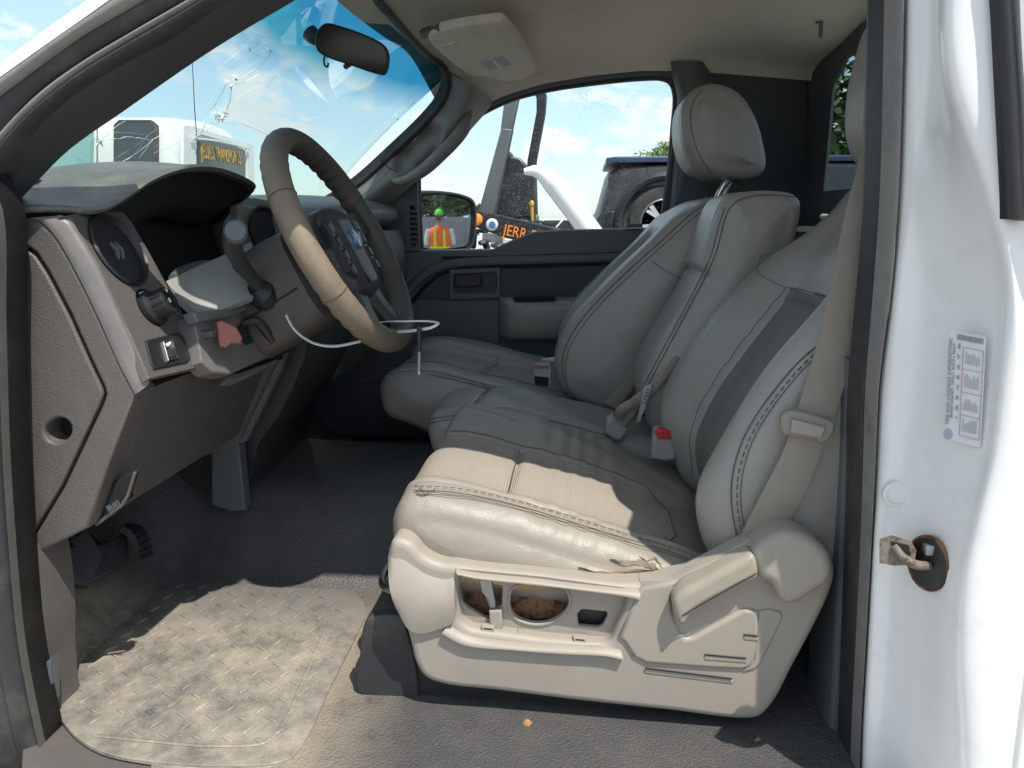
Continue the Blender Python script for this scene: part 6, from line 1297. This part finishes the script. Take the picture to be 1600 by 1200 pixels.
rings = [oval(z, w, d) for z, w, d in ((.80, .195, .135), (.98, .198, .14), (1.12, .185, .13), (1.28, .208, .14), (1.38, .215, .13), (1.45, .14, .095))]
vst = ringloft('vest', rings, 'vest', per)
for zz in (.93, 1.04): ringloft('tape', [oval(z, .204 - .004 * (zz > 1), .146) for z in (zz, zz + .035)], 'lime', vst, caps=False)
for s in (-.09, .09): tube('tape', [bp(s, -.148 if z < 1.3 else -.138, z) for z in (.82, .95, 1.12, 1.28, 1.40)] , .022, 'lime', vst, n=6, flat=.25, up=-fwd_)
for s in (-1, 1):
    tube('leg', [bp(s * .09, 0, .92), bp(s * .10, .02, .5), bp(s * .10, -.02, .08)], [.10, .07, .05], 'jean', per, n=12, res=16)
    tube('boot', [bp(s * .10, -.06, .05), bp(s * .11, .14, .04)], [.05, .045], 'black', per, n=10)
    tube('sleeve', [bp(s * .20, 0, 1.40), bp(s * .25, .02, 1.22), bp(s * .26, .05, 1.12)], [.06, .055, .05], 'shirt', per, n=10, res=10)
    tube('forearm', [bp(s * .26, .05, 1.13), bp(s * .25, .14, .95), bp(s * .24, .20, .86)], [.04, .034, .028], 'skin', per, n=10, res=10)
    for q in range(5): tube('finger', [bp(s * (.24 + .01 * (q - 2)), .20, .86), bp(s * (.245 + .012 * (q - 2)), .22, .80), bp(s * (.24 + .012 * (q - 2)), .215, .76 + .008 * abs(q - 2))], [.011, .009, .006], 'skin', per, n=6)
ringloft('cap', [oval(z, w, d, 0, .01) for z, w, d in ((1.68, .083, .106), (1.72, .082, .103), (1.77, .06, .074), (1.795, .02, .02))], 'limehat', per)
ringloft('hair', [oval(z, w, d, 0, -.004) for z, w, d in ((1.57, .066, .075), (1.60, .078, .097), (1.68, .0815, .104))], 'bark', per)
ringloft('cap_peak', [oval(z, .075, .06, 0, .14) for z in (1.672, 1.684)], 'limehat', per)
g1 = rpt(712, 352, 32); ctn = thing('grey_container', 'pale grey container reflected in the wing mirror behind the vest', 'container', loc=(g1[0], g1[1], GZ))
cw = box('wall', (g1[0] + .5, g1[1], GZ + .95), (2.4, 9, 1.9), 'dash2' if False else 'greypaint', ctn, .03)
for k in range(12): box('rib', (g1[0] - .72, g1[1] - 4.2 + .76 * k, GZ + .95), (.06, .10, 1.8), 'greypaint', ctn, .01)
tp1 = rpt(675, 325, 44); tree('tall shady tree reflected in the wing mirror', tp1[0], tp1[1], 5.2, 3.4, 21, 'leaf2', 3500, leaf=.28)
tp2 = rpt(718, 325, 48); tree('tree behind the container reflected in the wing mirror', tp2[0], tp2[1], 5.6, 3.6, 23, 'leaf', 3500, leaf=.28)
# far tree line closing the horizon
V = []; F = []
rr2 = random.Random(31)
for k in range(9000):
    a = rr2.uniform(0, 6.283); Rr = rr2.uniform(150, 175); h = (2.2 + 1.6 * math.sin(a * 23) + 1.2 * math.sin(a * 57 + 1)) * rr2.uniform(.2, 1.3)
    p = A(Rr * math.cos(a), Rr * math.sin(a), GZ + abs(h)); s = rr2.uniform(.6, 1.4); d = A(rr2.gauss(0, 1), rr2.gauss(0, 1), rr2.gauss(0, 1)); d /= np.linalg.norm(d); e = np.cross(d, A(.3, .5, .8)); e /= np.linalg.norm(e)
    o = len(V); V += [p - d * s, p + e * s * .6, p + d * s, p - e * s * .6]; F.append((o, o + 1, o + 2, o + 3))
mk('far_treeline', V, F, 'leaf2', None, smooth=False, kind='stuff')
